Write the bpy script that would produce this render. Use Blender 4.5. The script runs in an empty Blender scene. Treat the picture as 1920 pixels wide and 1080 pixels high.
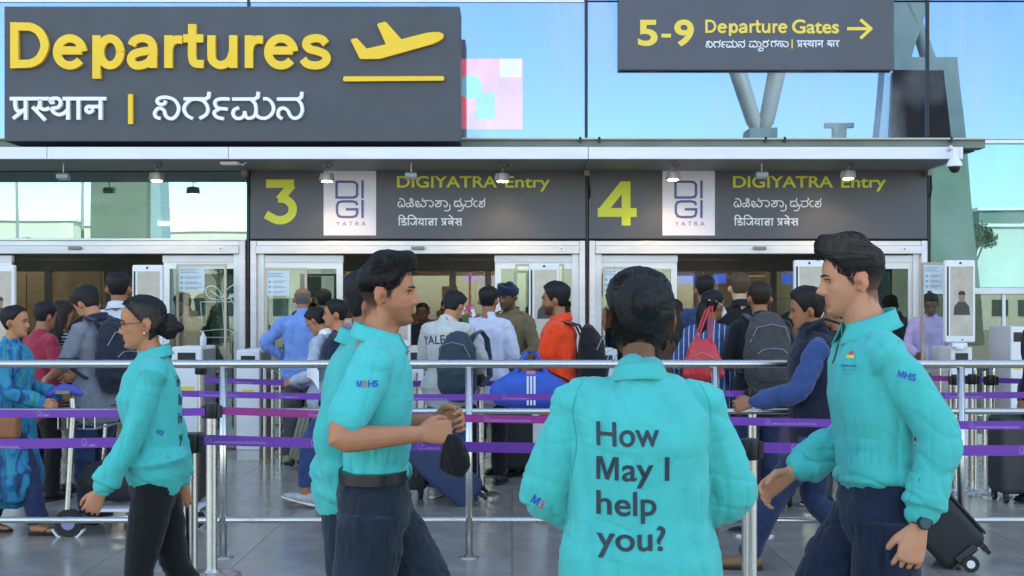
import bpy, bmesh, math, random
import numpy as np
from mathutils import Vector, Matrix, noise
from mathutils.bvhtree import BVHTree
PI = math.pi
R = math.radians
random.seed(7)
scene = bpy.context.scene
col = scene.collection

# ------------------------------------------------------------------ camera, sky, sun, exposure
FP = 2133.0                      # focal length in photo pixels (40 mm on 36 mm)
EYE = 1.5
HY = 585.0
cam_d = bpy.data.cameras.new('camera'); cam_d.lens = 40; cam_d.sensor_width = 36
cam_d.shift_y = 45 / 1920; cam_d.clip_start = 0.1; cam_d.clip_end = 2000
cam_o = bpy.data.objects.new('camera', cam_d); col.objects.link(cam_o)
cam_o.location = (0, 0, EYE); cam_o.rotation_euler = (R(90), 0, 0)
scene.camera = cam_o

SUN_EL, SUN_ROT = R(40), R(28)
world = bpy.data.worlds.new('World'); scene.world = world; world.use_nodes = True
wn = world.node_tree; wn.nodes.clear()
sky = wn.nodes.new('ShaderNodeTexSky'); sky.sky_type = 'NISHITA'; sky.sun_disc = False
sky.sun_elevation = SUN_EL; sky.sun_rotation = SUN_ROT; sky.air_density = 1.0; sky.dust_density = 1.0; sky.ozone_density = 1.0
bg = wn.nodes.new('ShaderNodeBackground'); bg.inputs['Strength'].default_value = 0.15
wo = wn.nodes.new('ShaderNodeOutputWorld')
wn.links.new(sky.outputs[0], bg.inputs[0]); wn.links.new(bg.outputs[0], wo.inputs[0])
sd = bpy.data.lights.new('sun', 'SUN'); sd.energy = 4.0; sd.angle = R(0.5); sd.color = (1, .95, .88)
so = bpy.data.objects.new('sun', sd); col.objects.link(so)
sdir = Vector((math.sin(SUN_ROT) * math.cos(SUN_EL), math.cos(SUN_ROT) * math.cos(SUN_EL), math.sin(SUN_EL)))
so.rotation_euler = sdir.to_track_quat('Z', 'Y').to_euler(); so.location = (0, 0, 30)
vs = scene.view_settings
vs.view_transform = 'Standard'; vs.look = 'None'; vs.gamma = 1; vs.use_curve_mapping = False
vs.exposure = 2.08
vs.use_white_balance = True; vs.white_balance_temperature = 7500; vs.white_balance_tint = 8
scene.render.engine = 'CYCLES'
scene.cycles.max_bounces = 8; scene.cycles.transparent_max_bounces = 16
scene.cycles.sample_clamp_indirect = 6
scene.cycles.use_denoising = True

# ------------------------------------------------------------------ helpers
def W(px, py, s):
    """the world point that stands at photo pixel (px, py) where 1 m spans s pixels"""
    return Vector(((px - 960) / s, FP / s, EYE + (HY - py) / s))

def tag(o, label=None, cat=None, group=None, kind=None):
    if label: o['label'] = label
    if cat: o['category'] = cat
    if group: o['group'] = group
    if kind: o['kind'] = kind
    return o

def empty(name, loc=(0, 0, 0), rz=0, label=None, cat=None, group=None):
    o = bpy.data.objects.new(name, None); col.objects.link(o)
    o.location = loc; o.rotation_euler = (0, 0, rz); o.empty_display_size = .1
    return tag(o, label, cat, group)

def mkmesh(name, V, F, m=None, smooth=False):
    me = bpy.data.meshes.new(name)
    me.from_pydata([tuple(v) for v in V], [], [tuple(f) for f in F])
    if m is not None: me.materials.append(m)
    if smooth: me.polygons.foreach_set('use_smooth', [True] * len(me.polygons))
    me.update()
    return me

def link(name, me, parent=None, loc=None, rot=None):
    o = bpy.data.objects.new(name, me); col.objects.link(o)
    if parent is not None: o.parent = parent
    if loc is not None: o.location = loc
    if rot is not None: o.rotation_euler = rot
    return o

class MB:
    """collects boxes, tubes, lofts; build() links them as one mesh object"""
    def __init__(s): s.V = []; s.F = []
    def add(s, V, F):
        n = len(s.V); s.V += [tuple(v) for v in V]; s.F += [tuple(i + n for i in f) for f in F]; return s
    def box(s, x0, x1, y0, y1, z0, z1, b=0.0):
        if b <= 0:
            V = [(x, y, z) for z in (z0, z1) for y in (y0, y1) for x in (x0, x1)]
            F = [(0, 2, 3, 1), (4, 5, 7, 6), (0, 1, 5, 4), (1, 3, 7, 5), (3, 2, 6, 7), (2, 0, 4, 6)]
            return s.add(V, F)
        bm = bmesh.new(); bmesh.ops.create_cube(bm, size=1)
        for v in bm.verts:
            v.co = Vector(((x0 + x1) / 2 + v.co.x * (x1 - x0), (y0 + y1) / 2 + v.co.y * (y1 - y0), (z0 + z1) / 2 + v.co.z * (z1 - z0)))
        bmesh.ops.bevel(bm, geom=bm.edges[:] + bm.verts[:], offset=b, segments=2 if b < .02 else 4, affect='EDGES', profile=.5)
        bm.verts.index_update()
        s.add([v.co for v in bm.verts], [[v.index for v in f.verts] for f in bm.faces]); bm.free(); return s
    def tube(s, pts, r, n=12, cap=True):
        rr = r if isinstance(r, (list, tuple)) else [r] * len(pts)
        V, F = loft(pts, [(a, a) for a in rr], n=n, dome=0)
        return s.add(V, F)
    def cyl(s, c, r, h, axis='z', n=20, r2=None):
        c = Vector(c); d = {'x': Vector((1, 0, 0)), 'y': Vector((0, 1, 0)), 'z': Vector((0, 0, 1))}[axis]
        return s.tube([c - d * h / 2, c + d * h / 2], [r, r if r2 is None else r2], n=n)
    def lathe(s, prof, c=(0, 0, 0), n=24):
        V = []; F = []
        for (r, z) in prof:
            for i in range(n):
                a = 2 * PI * i / n; V.append((c[0] + r * math.cos(a), c[1] + r * math.sin(a), c[2] + z))
        for j in range(len(prof) - 1):
            for i in range(n):
                F.append((j * n + i, j * n + (i + 1) % n, (j + 1) * n + (i + 1) % n, (j + 1) * n + i))
        F.append(tuple(range(n))[::-1]); F.append(tuple(range((len(prof) - 1) * n, len(prof) * n)))
        return s.add(V, F)
    def build(s, name, m=None, parent=None, smooth=False, loc=None, rot=None):
        o = link(name, mkmesh(name, s.V, s.F, m, smooth), parent, loc, rot)
        if smooth: autosmooth(o)
        return o

def autosmooth(o, ang=40):
    me = o.data
    try:
        me.set_sharp_from_angle(angle=R(ang))
    except Exception: pass

def loft(pts, rads, ref=(1, 0, 0), n=16, p=1.0, dome=1, closed_path=False):
    """closed tube along pts; rads = (r along ref, r across) at each point"""
    pts = [Vector(q) for q in pts]; ref = Vector(ref); V = []; F = []
    N = len(pts); rings = []
    for i in range(N):
        a = pts[max(i - 1, 0)]; b = pts[min(i + 1, N - 1)]
        d = (b - a)
        if d.length < 1e-9: d = Vector((0, 0, 1))
        d.normalize()
        u = ref - d * ref.dot(d)
        if u.length < .15:
            alt = Vector((0, 1, 0)) if abs(d.y) < .9 else Vector((0, 0, 1)); u = alt - d * alt.dot(d)
        u.normalize(); v = d.cross(u)
        rings.append((pts[i], d, u, v, rads[i]))
    seq = []
    if dome:
        P, d, u, v, r = rings[0]; m = min(r)
        seq += [(P - d * m * .9, u, v, (r[0] * .35, r[1] * .35)), (P - d * m * .55, u, v, (r[0] * .8, r[1] * .8))]
    seq += [(P, u, v, r) for (P, d, u, v, r) in rings]
    if dome:
        P, d, u, v, r = rings[-1]; m = min(r)
        seq += [(P + d * m * .55, u, v, (r[0] * .8, r[1] * .8)), (P + d * m * .9, u, v, (r[0] * .35, r[1] * .35))]
    for (P, u, v, r) in seq:
        for k in range(n):
            a = 2 * PI * k / n; c, s_ = math.cos(a), math.sin(a)
            if p != 1.0:
                c = math.copysign(abs(c) ** p, c); s_ = math.copysign(abs(s_) ** p, s_)
            V.append(P + u * (r[0] * c) + v * (r[1] * s_))
    M = len(seq)
    for j in range(M - 1):
        for k in range(n):
            F.append((j * n + k, j * n + (k + 1) % n, (j + 1) * n + (k + 1) % n, (j + 1) * n + k))
    F.append(tuple(range(n))[::-1]); F.append(tuple(range((M - 1) * n, M * n)))
    return V, F

def dup(o, loc=None, rot=None, label=None, parent=None):
    """a copy of a thing with copies of its parts and sub-parts"""
    r = o.copy(); col.objects.link(r)
    if parent is not None: r.parent = parent
    if loc is not None: r.location = loc
    if rot is not None: r.rotation_euler = rot
    if label: r['label'] = label
    for ch in list(o.children):
        dup(ch, parent=r)
    return r

# ------------------------------------------------------------------ materials
MATS = {}
def mat(name, c, rough=.5, metal=0.0, noise_=0.0, nscale=8, bump=0.0, bscale=60, emit=None, es=0, spec=None, rvar=0.0, stretch=(1, 1, 1), sss=0.0, sheen=0.0, coat=0.0, attr=False):
    if name in MATS: return MATS[name]
    m = bpy.data.materials.new(name); m.use_nodes = True; nt = m.node_tree; b = nt.nodes['Principled BSDF']
    L = nt.links.new
    b.inputs['Base Color'].default_value = (*c, 1); b.inputs['Roughness'].default_value = rough; b.inputs['Metallic'].default_value = metal
    if spec is not None: b.inputs['Specular IOR Level'].default_value = spec
    if sss: b.inputs['Subsurface Weight'].default_value = sss; b.inputs['Subsurface Radius'].default_value = (.02, .008, .004); b.inputs['Subsurface Scale'].default_value = .5
    if sheen: b.inputs['Sheen Weight'].default_value = sheen; b.inputs['Sheen Roughness'].default_value = .5
    if coat: b.inputs['Coat Weight'].default_value = coat
    if emit: b.inputs['Emission Color'].default_value = (*emit, 1); b.inputs['Emission Strength'].default_value = es
    tc = nt.nodes.new('ShaderNodeTexCoord'); mp = nt.nodes.new('ShaderNodeMapping'); mp.inputs['Scale'].default_value = stretch
    L(tc.outputs['Object'], mp.inputs[0])
    last = None
    if noise_ > 0:
        n1 = nt.nodes.new('ShaderNodeTexNoise'); n1.inputs['Scale'].default_value = nscale; n1.inputs['Detail'].default_value = 6
        L(mp.outputs[0], n1.inputs['Vector'])
        mr = nt.nodes.new('ShaderNodeMapRange'); mr.inputs[1].default_value = .3; mr.inputs[2].default_value = .7
        mr.inputs[3].default_value = 1 - noise_; mr.inputs[4].default_value = 1 + noise_
        L(n1.outputs['Fac'], mr.inputs[0])
        vm = nt.nodes.new('ShaderNodeVectorMath'); vm.operation = 'SCALE'; vm.inputs[0].default_value = c
        L(mr.outputs[0], vm.inputs['Scale']); last = vm.outputs[0]
        if rvar > 0:
            mr2 = nt.nodes.new('ShaderNodeMapRange'); mr2.inputs[1].default_value = .3; mr2.inputs[2].default_value = .7
            mr2.inputs[3].default_value = max(rough - rvar, .02); mr2.inputs[4].default_value = rough + rvar
            L(n1.outputs['Fac'], mr2.inputs[0]); L(mr2.outputs[0], b.inputs['Roughness'])
    if attr:
        at = nt.nodes.new('ShaderNodeAttribute'); at.attribute_name = 'tint'
        mu = nt.nodes.new('ShaderNodeVectorMath'); mu.operation = 'MULTIPLY'
        if last is not None: L(last, mu.inputs[0])
        else: mu.inputs[0].default_value = c
        L(at.outputs['Color'], mu.inputs[1]); last = mu.outputs[0]
    if last is not None: L(last, b.inputs['Base Color'])
    if bump > 0:
        n2 = nt.nodes.new('ShaderNodeTexNoise'); n2.inputs['Scale'].default_value = bscale; n2.inputs['Detail'].default_value = 4
        L(mp.outputs[0], n2.inputs['Vector'])
        bp = nt.nodes.new('ShaderNodeBump'); bp.inputs['Strength'].default_value = bump; bp.inputs['Distance'].default_value = .01
        L(n2.outputs['Fac'], bp.inputs['Height']); L(bp.outputs[0], b.inputs['Normal'])
    MATS[name] = m
    return m

def cloth(name, c, rough=.85, n=.1):
    if 'cloth_' + name in MATS: return MATS['cloth_' + name]
    m = mat('cloth_' + name, c, rough, noise_=n, nscale=14, bump=.25, bscale=260, sheen=.15, spec=.2)
    nt = m.node_tree; L = nt.links.new; tc = nt.nodes.new('ShaderNodeTexCoord')      # fine creases in the fabric
    mp = nt.nodes.new('ShaderNodeMapping'); mp.inputs['Scale'].default_value = (1, 1, .38); mp.inputs['Rotation'].default_value = (.25, .3, 0); L(tc.outputs['Object'], mp.inputs[0])
    n4 = nt.nodes.new('ShaderNodeTexNoise'); n4.noise_type = 'RIDGED_MULTIFRACTAL'; n4.inputs['Scale'].default_value = 7; n4.inputs['Detail'].default_value = 3; n4.inputs['Distortion'].default_value = .6; L(mp.outputs[0], n4.inputs['Vector'])
    b4 = nt.nodes.new('ShaderNodeBump'); b4.inputs['Strength'].default_value = .32; b4.inputs['Distance'].default_value = .012; L(n4.outputs['Fac'], b4.inputs['Height'])
    old = [n_ for n_ in nt.nodes if n_.type == 'BUMP' and n_ != b4][0]; L(b4.outputs[0], old.inputs['Normal'])
    return m

def striped(name, c1, c2, axis, freq, duty=.5, rough=.85, wob=0.0):
    m = bpy.data.materials.new(name); m.use_nodes = True; nt = m.node_tree; b = nt.nodes['Principled BSDF']; L = nt.links.new
    tc = nt.nodes.new('ShaderNodeTexCoord'); sx = nt.nodes.new('ShaderNodeSeparateXYZ'); L(tc.outputs['Object'], sx.inputs[0])
    mu = nt.nodes.new('ShaderNodeMath'); mu.operation = 'MULTIPLY'; mu.inputs[1].default_value = freq; L(sx.outputs[axis], mu.inputs[0])
    fr = nt.nodes.new('ShaderNodeMath'); fr.operation = 'FRACT'; L(mu.outputs[0], fr.inputs[0])
    lt = nt.nodes.new('ShaderNodeMath'); lt.operation = 'LESS_THAN'; lt.inputs[1].default_value = duty; L(fr.outputs[0], lt.inputs[0])
    mx = nt.nodes.new('ShaderNodeMix'); mx.data_type = 'RGBA'; L(lt.outputs[0], mx.inputs[0])
    mx.inputs[6].default_value = (*c1, 1); mx.inputs[7].default_value = (*c2, 1); L(mx.outputs[2], b.inputs['Base Color'])
    b.inputs['Roughness'].default_value = rough
    return m

def glassmat(name, tint, refl, trans, rough=.0, fres=.5, haze_film=0.0):
    """coated architectural glass: a mirror share and a see-through share"""
    m = bpy.data.materials.new(name); m.use_nodes = True; nt = m.node_tree; nt.nodes.clear(); L = nt.links.new
    g = nt.nodes.new('ShaderNodeBsdfGlossy'); g.inputs['Color'].default_value = (*tint, 1); g.inputs['Roughness'].default_value = rough
    t = nt.nodes.new('ShaderNodeBsdfTransparent'); t.inputs['Color'].default_value = (*trans, 1)
    mx = nt.nodes.new('ShaderNodeMixShader'); lw = nt.nodes.new('ShaderNodeLayerWeight'); lw.inputs['Blend'].default_value = .35
    mr = nt.nodes.new('ShaderNodeMapRange'); mr.inputs[3].default_value = refl; mr.inputs[4].default_value = min(1, refl + fres)
    L(lw.outputs['Fresnel'], mr.inputs[0]); L(mr.outputs[0], mx.inputs[0]); L(t.outputs[0], mx.inputs[1]); L(g.outputs[0], mx.inputs[2])
    # slight waviness of tempered panes
    tc = nt.nodes.new('ShaderNodeTexCoord'); n = nt.nodes.new('ShaderNodeTexNoise'); n.inputs['Scale'].default_value = .5; n.inputs['Detail'].default_value = 1
    L(tc.outputs['Object'], n.inputs['Vector'])
    bp = nt.nodes.new('ShaderNodeBump'); bp.inputs['Strength'].default_value = .25; bp.inputs['Distance'].default_value = .01
    L(n.outputs['Fac'], bp.inputs['Height']); L(bp.outputs[0], g.inputs['Normal'])
    o = nt.nodes.new('ShaderNodeOutputMaterial')
    if haze_film:      # pale film painted in for streaky reflections and haze
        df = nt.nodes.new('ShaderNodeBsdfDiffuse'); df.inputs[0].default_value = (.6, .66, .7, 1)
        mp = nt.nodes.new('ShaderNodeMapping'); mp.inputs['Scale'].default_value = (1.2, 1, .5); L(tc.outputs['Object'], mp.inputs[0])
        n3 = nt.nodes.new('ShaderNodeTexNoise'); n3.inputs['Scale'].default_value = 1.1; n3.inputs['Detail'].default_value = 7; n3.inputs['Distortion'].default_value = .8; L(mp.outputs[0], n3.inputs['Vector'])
        r3 = nt.nodes.new('ShaderNodeMapRange'); r3.inputs[1].default_value = .42; r3.inputs[2].default_value = .75; r3.inputs[3].default_value = .02; r3.inputs[4].default_value = haze_film; L(n3.outputs['Fac'], r3.inputs[0])
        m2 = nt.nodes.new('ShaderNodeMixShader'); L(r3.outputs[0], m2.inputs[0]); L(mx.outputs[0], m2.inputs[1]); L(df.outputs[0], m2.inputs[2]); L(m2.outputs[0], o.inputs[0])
    else: L(mx.outputs[0], o.inputs[0])
    return m

M_steel = mat('brushed_steel', (.62, .60, .57), .27, 1.0, noise_=.03, nscale=12, rvar=.03)
M_alu = mat('aluminium_frame', (.62, .63, .66), .45, .6, noise_=.06, nscale=5, rvar=.08)
M_aluw = mat('pale_aluminium', (.72, .72, .76), .5, .15, noise_=.08, nscale=3, stretch=(1, 1, 6))
M_dark = mat('dark_metal', (.02, .021, .024), .45, .3)
M_white = mat('white_enamel', (.78, .78, .8), .35, noise_=.03, nscale=4)
M_board = mat('charcoal_board', (.062, .068, .086), .55, noise_=.2, nscale=2.2, bump=.08, bscale=40, rvar=.08)
M_board2 = mat('charcoal_sign_panel', (.066, .072, .098), .42, noise_=.08, nscale=2)
M_yel = mat('yellow_letters', (.90, .56, .015), .4, noise_=.04, nscale=5)
M_yel2 = mat('yellow_print', (.86, .62, .08), .5)
M_lime = mat('lime_print', (.62, .66, .045), .5)
M_wht = mat('white_letters', (.86, .86, .88), .45)
M_wht2 = mat('white_print', (.75, .77, .85), .5)
M_blk = mat('black_plastic', (.012, .012, .014), .4)
M_rub = mat('black_rubber', (.018, .018, .018), .75)
M_grey = mat('grey_plastic', (.22, .23, .25), .5)
M_card = mat('white_card', (.7, .7, .84), .5)
M_glass_up = glassmat('coated_blue_glass', (.29, .49, .80), .50, (.52, .54, .56), haze_film=.42)
M_glass_tr = glassmat('pale_transom_glass', (.62, .86, .90), .38, (.4, .6, .55), haze_film=.1)
M_glass_gr = glassmat('green_bay_glass', (.33, .63, .74), .44, (.3, .5, .46), haze_film=.3)
M_glass_door = glassmat('door_glass', (.62, .78, .80), .13, (.34, .46, .45))
M_glass_ves = glassmat('inner_door_glass', (.7, .8, .8), .05, (.7, .78, .76))
M_glass_clear = glassmat('clear_screen', (.9, 1, 1), .03, (.93, .97, .96), fres=.15)
# ------------------------------------------------------------------ lettering made of strokes
def smooth_pts(P, sub=6):
    if len(P) < 3: return P
    Q = []; n = len(P)
    for i in range(n - 1):
        p0 = P[max(i - 1, 0)]; p1 = P[i]; p2 = P[i + 1]; p3 = P[min(i + 2, n - 1)]
        for j in range(sub):
            t = j / sub
            Q.append(tuple(.5 * (2 * p1[k] + (p2[k] - p0[k]) * t + (2 * p0[k] - 5 * p1[k] + 4 * p2[k] - p3[k]) * t * t + (-p0[k] + 3 * p1[k] - 3 * p2[k] + p3[k]) * t ** 3) for k in (0, 1)))
    Q.append(P[-1]); return Q

def ribbon(P, w, y0, y1, closed=False):
    """solid ribbon of width w along 2-D points (x, z), from depth y0 (front) to y1 (back)"""
    n = len(P); V = []; F = []
    for i in range(n):
        a = P[i - 1] if (i > 0 or closed) else P[0]; b = P[(i + 1) % n] if (i < n - 1 or closed) else P[-1]
        if not closed and i == 0: a = P[0]
        d1 = (P[i][0] - a[0], P[i][1] - a[1]); d2 = (b[0] - P[i][0], b[1] - P[i][1])
        l1 = math.hypot(*d1) or 0; l2 = math.hypot(*d2) or 0
        if l1 < 1e-9: d1, l1 = d2, l2
        if l2 < 1e-9: d2, l2 = d1, l1
        t = (d1[0] / l1 + d2[0] / l2, d1[1] / l1 + d2[1] / l2); l = math.hypot(*t) or 1
        t = (t[0] / l, t[1] / l); cs = max(.5, (t[0] * d1[0] + t[1] * d1[1]) / l1); h = w / 2 / cs
        nx, nz = -t[1] * h, t[0] * h; x, z = P[i]
        V += [(x + nx, y0, z + nz), (x - nx, y0, z - nz), (x - nx, y1, z - nz), (x + nx, y1, z + nz)]
    m = n if closed else n - 1
    for i in range(m):
        a, b = i * 4, ((i + 1) % n) * 4
        for k in range(4): F.append((a + k, a + (k + 1) % 4, b + (k + 1) % 4, b + k))
    if not closed: F += [(3, 2, 1, 0), (n * 4 - 4, n * 4 - 3, n * 4 - 2, n * 4 - 1)]
    return V, F

def ell(cx, cy, rx, ry, a0=0, a1=360, n=28):
    return [(cx + rx * math.cos(R(a0 + (a1 - a0) * i / n)), cy - ry * math.sin(R(a0 + (a1 - a0) * i / n))) for i in range(n + 1)]

# a glyph: list of (points, closed?, smooth?) in crop units (y down)
def L_(*p): return (list(p), False)          # straight polyline
def S_(*p): return (smooth_pts(list(p)), False)
def E_(*a, **k): return (ell(*a, **k), False)
G_D = [L_((92, 132), (92, 390)), (smooth_pts([(92, 156), (150, 156), (190, 160), (235, 190), (262, 260), (235, 330), (190, 360), (150, 365), (92, 365)]), False)]
def g_e(cx): return [L_((cx - 68, 290), (cx + 66, 290)), E_(cx, 298, 72, 76, a0=2, a1=322)]
G_p = [L_((552, 205), (552, 448)), E_(628, 298, 57, 75)]
G_a = [S_((748, 262), (765, 234), (808, 221), (850, 234), (868, 270), (868, 330), (868, 388)), S_((868, 288), (805, 297), (760, 312), (745, 342), (765, 371), (808, 372), (848, 352), (866, 318))]
def g_r(x): return [L_((x, 205), (x, 388)), S_((x, 285), (x + 12, 250), (x + 40, 230), (x + 78, 230))]
G_t = [S_((1088, 142), (1088, 240), (1088, 320), (1102, 360), (1152, 366)), L_((1038, 222), (1150, 222))]
G_u = [S_((1196, 205), (1196, 290), (1202, 345), (1246, 372), (1295, 350), (1316, 300)), L_((1318, 205), (1318, 388))]
def g_s(o=0): return [S_(*[(x + o, y) for x, y in ((1838, 252), (1815, 228), (1778, 221), (1738, 232), (1727, 258), (1748, 282), (1792, 294), (1832, 312), (1840, 340), (1815, 367), (1772, 374), (1732, 364), (1708, 338))])]
DEPARTURES = [G_D, g_e(403), G_p, G_a, g_r(955), G_t, G_u, g_r(1406), g_e(1586), g_s()]
HINDI_DEP = [[L_((75, 137), (545, 137)), S_((140, 150), (140, 230), (165, 280), (210, 285), (262, 265)), L_((263, 150), (263, 390)), L_((235, 280), (115, 375))],
    [S_((435, 150), (430, 215), (400, 262)), L_((345, 235), (500, 395)), S_((430, 235), (465, 262), (510, 265), (548, 248))],
    [S_((605, 175), (570, 182), (562, 145), (610, 133), (660, 140), (682, 190), (650, 240), (570, 255)), S_((570, 250), (600, 300), (660, 328), (720, 312), (765, 270)), L_((770, 120), (770, 390)), L_((708, 137), (1225, 137)), L_((895, 145), (895, 390))],
    [E_(1025, 265, 38, 36), L_((1050, 232), (1156, 232)), L_((1158, 145), (1158, 390))]]
KANNADA_DEP = [[S_((205, 160), (195, 195), (150, 205), (112, 182), (112, 150), (150, 125), (230, 122), (310, 150), (355, 210), (365, 270), (340, 335), (290, 375), (235, 365), (205, 330), (190, 280), (155, 252), (110, 260), (78, 310), (95, 355), (150, 375))],
    [L_((425, 140), (690, 140), (722, 118), (730, 55)), S_((535, 375), (470, 340), (432, 280), (440, 220), (500, 158), (570, 142), (650, 158), (700, 210), (715, 270), (690, 330), (615, 375))],
    [S_((975, 142), (850, 142), (798, 180), (830, 245), (950, 262)), S_((860, 255), (790, 300), (820, 355), (905, 378))],
    [L_((1005, 142), (1270, 142), (1310, 120), (1318, 55)), S_((1085, 245), (1030, 270), (1015, 320), (1050, 368), (1110, 370), (1148, 335), (1155, 285)), S_((1155, 300), (1172, 355), (1215, 372), (1270, 345), (1290, 280), (1280, 200), (1235, 150)), S_((1285, 290), (1310, 350), (1390, 373), (1460, 340), (1500, 270), (1482, 190), (1430, 142), (1375, 140))],
    [L_((1540, 142), (1790, 142), (1832, 120), (1840, 55)), S_((1605, 378), (1555, 335), (1570, 268), (1620, 250), (1670, 280), (1700, 340), (1750, 372), (1810, 350), (1843, 280), (1830, 200), (1790, 150))]]
KN_DIGI = [[S_((150, 190), (140, 240), (95, 245), (75, 205), (95, 160), (130, 145)), S_((150, 190), (155, 240), (190, 245), (212, 200), (200, 130), (150, 88), (100, 95))],
    [S_((235, 190), (290, 180), (355, 155), (370, 110), (340, 85), (312, 108), (340, 140), (380, 200), (370, 245), (330, 235), (320, 195)), S_((320, 195), (300, 245), (255, 245), (240, 215))],
    [S_((415, 150), (470, 140), (492, 180), (455, 215), (425, 200), (440, 165)), S_((430, 205), (445, 245), (505, 245), (530, 190)), S_((530, 190), (550, 245), (600, 245), (632, 200), (610, 150), (560, 130), (570, 78)), L_((600, 128), (725, 125)), S_((725, 125), (775, 170), (765, 230), (722, 250), (700, 215))],
    [L_((812, 130), (1000, 130)), S_((1000, 130), (1052, 165), (1050, 230), (1010, 250), (990, 212)), S_((905, 140), (935, 190), (905, 240), (840, 245), (820, 205), (890, 180), (860, 150)), S_((1000, 326), (1080, 326), (1112, 270), (1098, 200))],
    [L_((1190, 140), (1310, 140), (1325, 78)), S_((1230, 150), (1198, 185), (1208, 235), (1250, 245), (1265, 200)), S_((1265, 200), (1290, 245), (1335, 225), (1322, 150)), S_((1265, 326), (1340, 322), (1375, 260), (1358, 195))],
    [S_((1400, 140), (1510, 135), (1565, 105), (1540, 75)), S_((1440, 188), (1405, 212), (1430, 245), (1500, 245), (1548, 210), (1530, 140)), S_((1655, 135), (1600, 140), (1585, 190), (1612, 240), (1662, 245))],
    [S_((1690, 150), (1790, 130), (1802, 78)), S_((1720, 150), (1752, 195), (1695, 200), (1702, 245), (1765, 250), (1805, 210), (1790, 140))]]
HI_DIGI = [[L_((75, 490), (862, 490)), L_((100, 490), (100, 625)), S_((98, 488), (102, 435), (160, 420), (215, 482)), S_((210, 495), (205, 525), (155, 535), (160, 560), (220, 562), (240, 592), (200, 616), (150, 600))],
    [L_((280, 490), (280, 625)), S_((278, 488), (290, 432), (360, 420), (440, 488)), L_((440, 490), (440, 625)), S_((320, 560), (350, 600), (400, 592), (406, 548), (440, 545))],
    [S_((500, 495), (520, 530), (488, 562), (515, 592), (570, 570)), L_((570, 490), (570, 625)), L_((630, 490), (630, 625))],
    [S_((770, 540), (720, 535), (690, 565), (705, 605), (745, 612)), L_((690, 590), (760, 540)), L_((770, 490), (770, 625)), L_((832, 490), (832, 625))],
    [L_((930, 490), (1350, 490)), S_((960, 495), (962, 545), (1018, 560)), L_((1020, 490), (1020, 625)), L_((1012, 570), (948, 615))],
    [E_(1112, 562, 28, 28), L_((1135, 548), (1165, 540)), L_((1165, 490), (1165, 625)), S_((1165, 488), (1135, 440), (1085, 420))],
    [S_((1228, 495), (1262, 522), (1250, 560), (1208, 560)), L_((1230, 565), (1290, 622)), L_((1270, 545), (1330, 545)), L_((1330, 490), (1330, 625))]]
KN_GATES = [[L_((650, 125), (718, 125), (730, 108)), S_((665, 150), (650, 185), (690, 192), (698, 165)), S_((698, 165), (710, 195), (748, 185), (750, 150), (718, 125))],
    [S_((750, 125), (792, 140), (796, 185), (765, 192)), S_((800, 200), (825, 215), (818, 240), (775, 242), (768, 222), (800, 212))],
    [L_((822, 122), (890, 122), (902, 104)), E_(857, 160, 32, 33)],
    [L_((925, 122), (988, 122), (1000, 104)), S_((952, 192), (930, 165), (945, 130), (978, 130), (995, 160), (978, 192))],
    [L_((1008, 122), (1090, 122)), S_((1030, 192), (1015, 160), (1045, 145), (1062, 190), (1090, 170), (1065, 140)), S_((1095, 125), (1142, 135), (1145, 180), (1112, 192), (1092, 165))]]
HI_GATES = [[L_((1650, 115), (1812, 115)), S_((1685, 118), (1680, 135), (1658, 145), (1665, 165), (1695, 160)), L_((1685, 165), (1710, 192)), E_(1700, 160, 14, 12)],
    [L_((1735, 115), (1735, 192))], [S_((1775, 118), (1785, 140), (1765, 155)), L_((1765, 150), (1795, 190))]]
G_3 = [[L_((122, 256), (278, 256)), L_((268, 262), (196, 346)), S_((190, 338), (235, 345), (268, 380), (265, 425), (230, 455), (180, 458), (120, 428))]]
G_4 = [[L_((213, 185), (213, 374)), L_((92, 318), (258, 318)), L_((205, 196), (108, 318))]]
G_G = [[]]

def glyphs(gs, conv, w, y_front, depth, m, parent, name='letter'):
    """conv maps glyph units to (x, z) metres; each glyph is one part"""
    for g in gs:
        mb = MB()
        for i, (P, cl) in enumerate(g):
            Q = [conv(*q) for q in P]
            V, F = ribbon(Q, w, y_front - .0004 * i, y_front + depth)
            mb.add(V, F)
        mb.build(name, m, parent)

def textmesh(body, size, off=0.0, extrude=0.0, align='LEFT', spacing=1.0):
    c = bpy.data.curves.new('text', 'FONT'); c.body = body; c.size = size; c.offset = off * size; c.extrude = extrude; c.align_x = align
    c.space_character = spacing; c.resolution_u = 6
    o = bpy.data.objects.new('text', c); col.objects.link(o)
    bpy.context.view_layer.update()
    me = bpy.data.meshes.new_from_object(o.evaluated_get(bpy.context.evaluated_depsgraph_get()))
    bpy.data.objects.remove(o); bpy.data.curves.remove(c)
    return me

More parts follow.
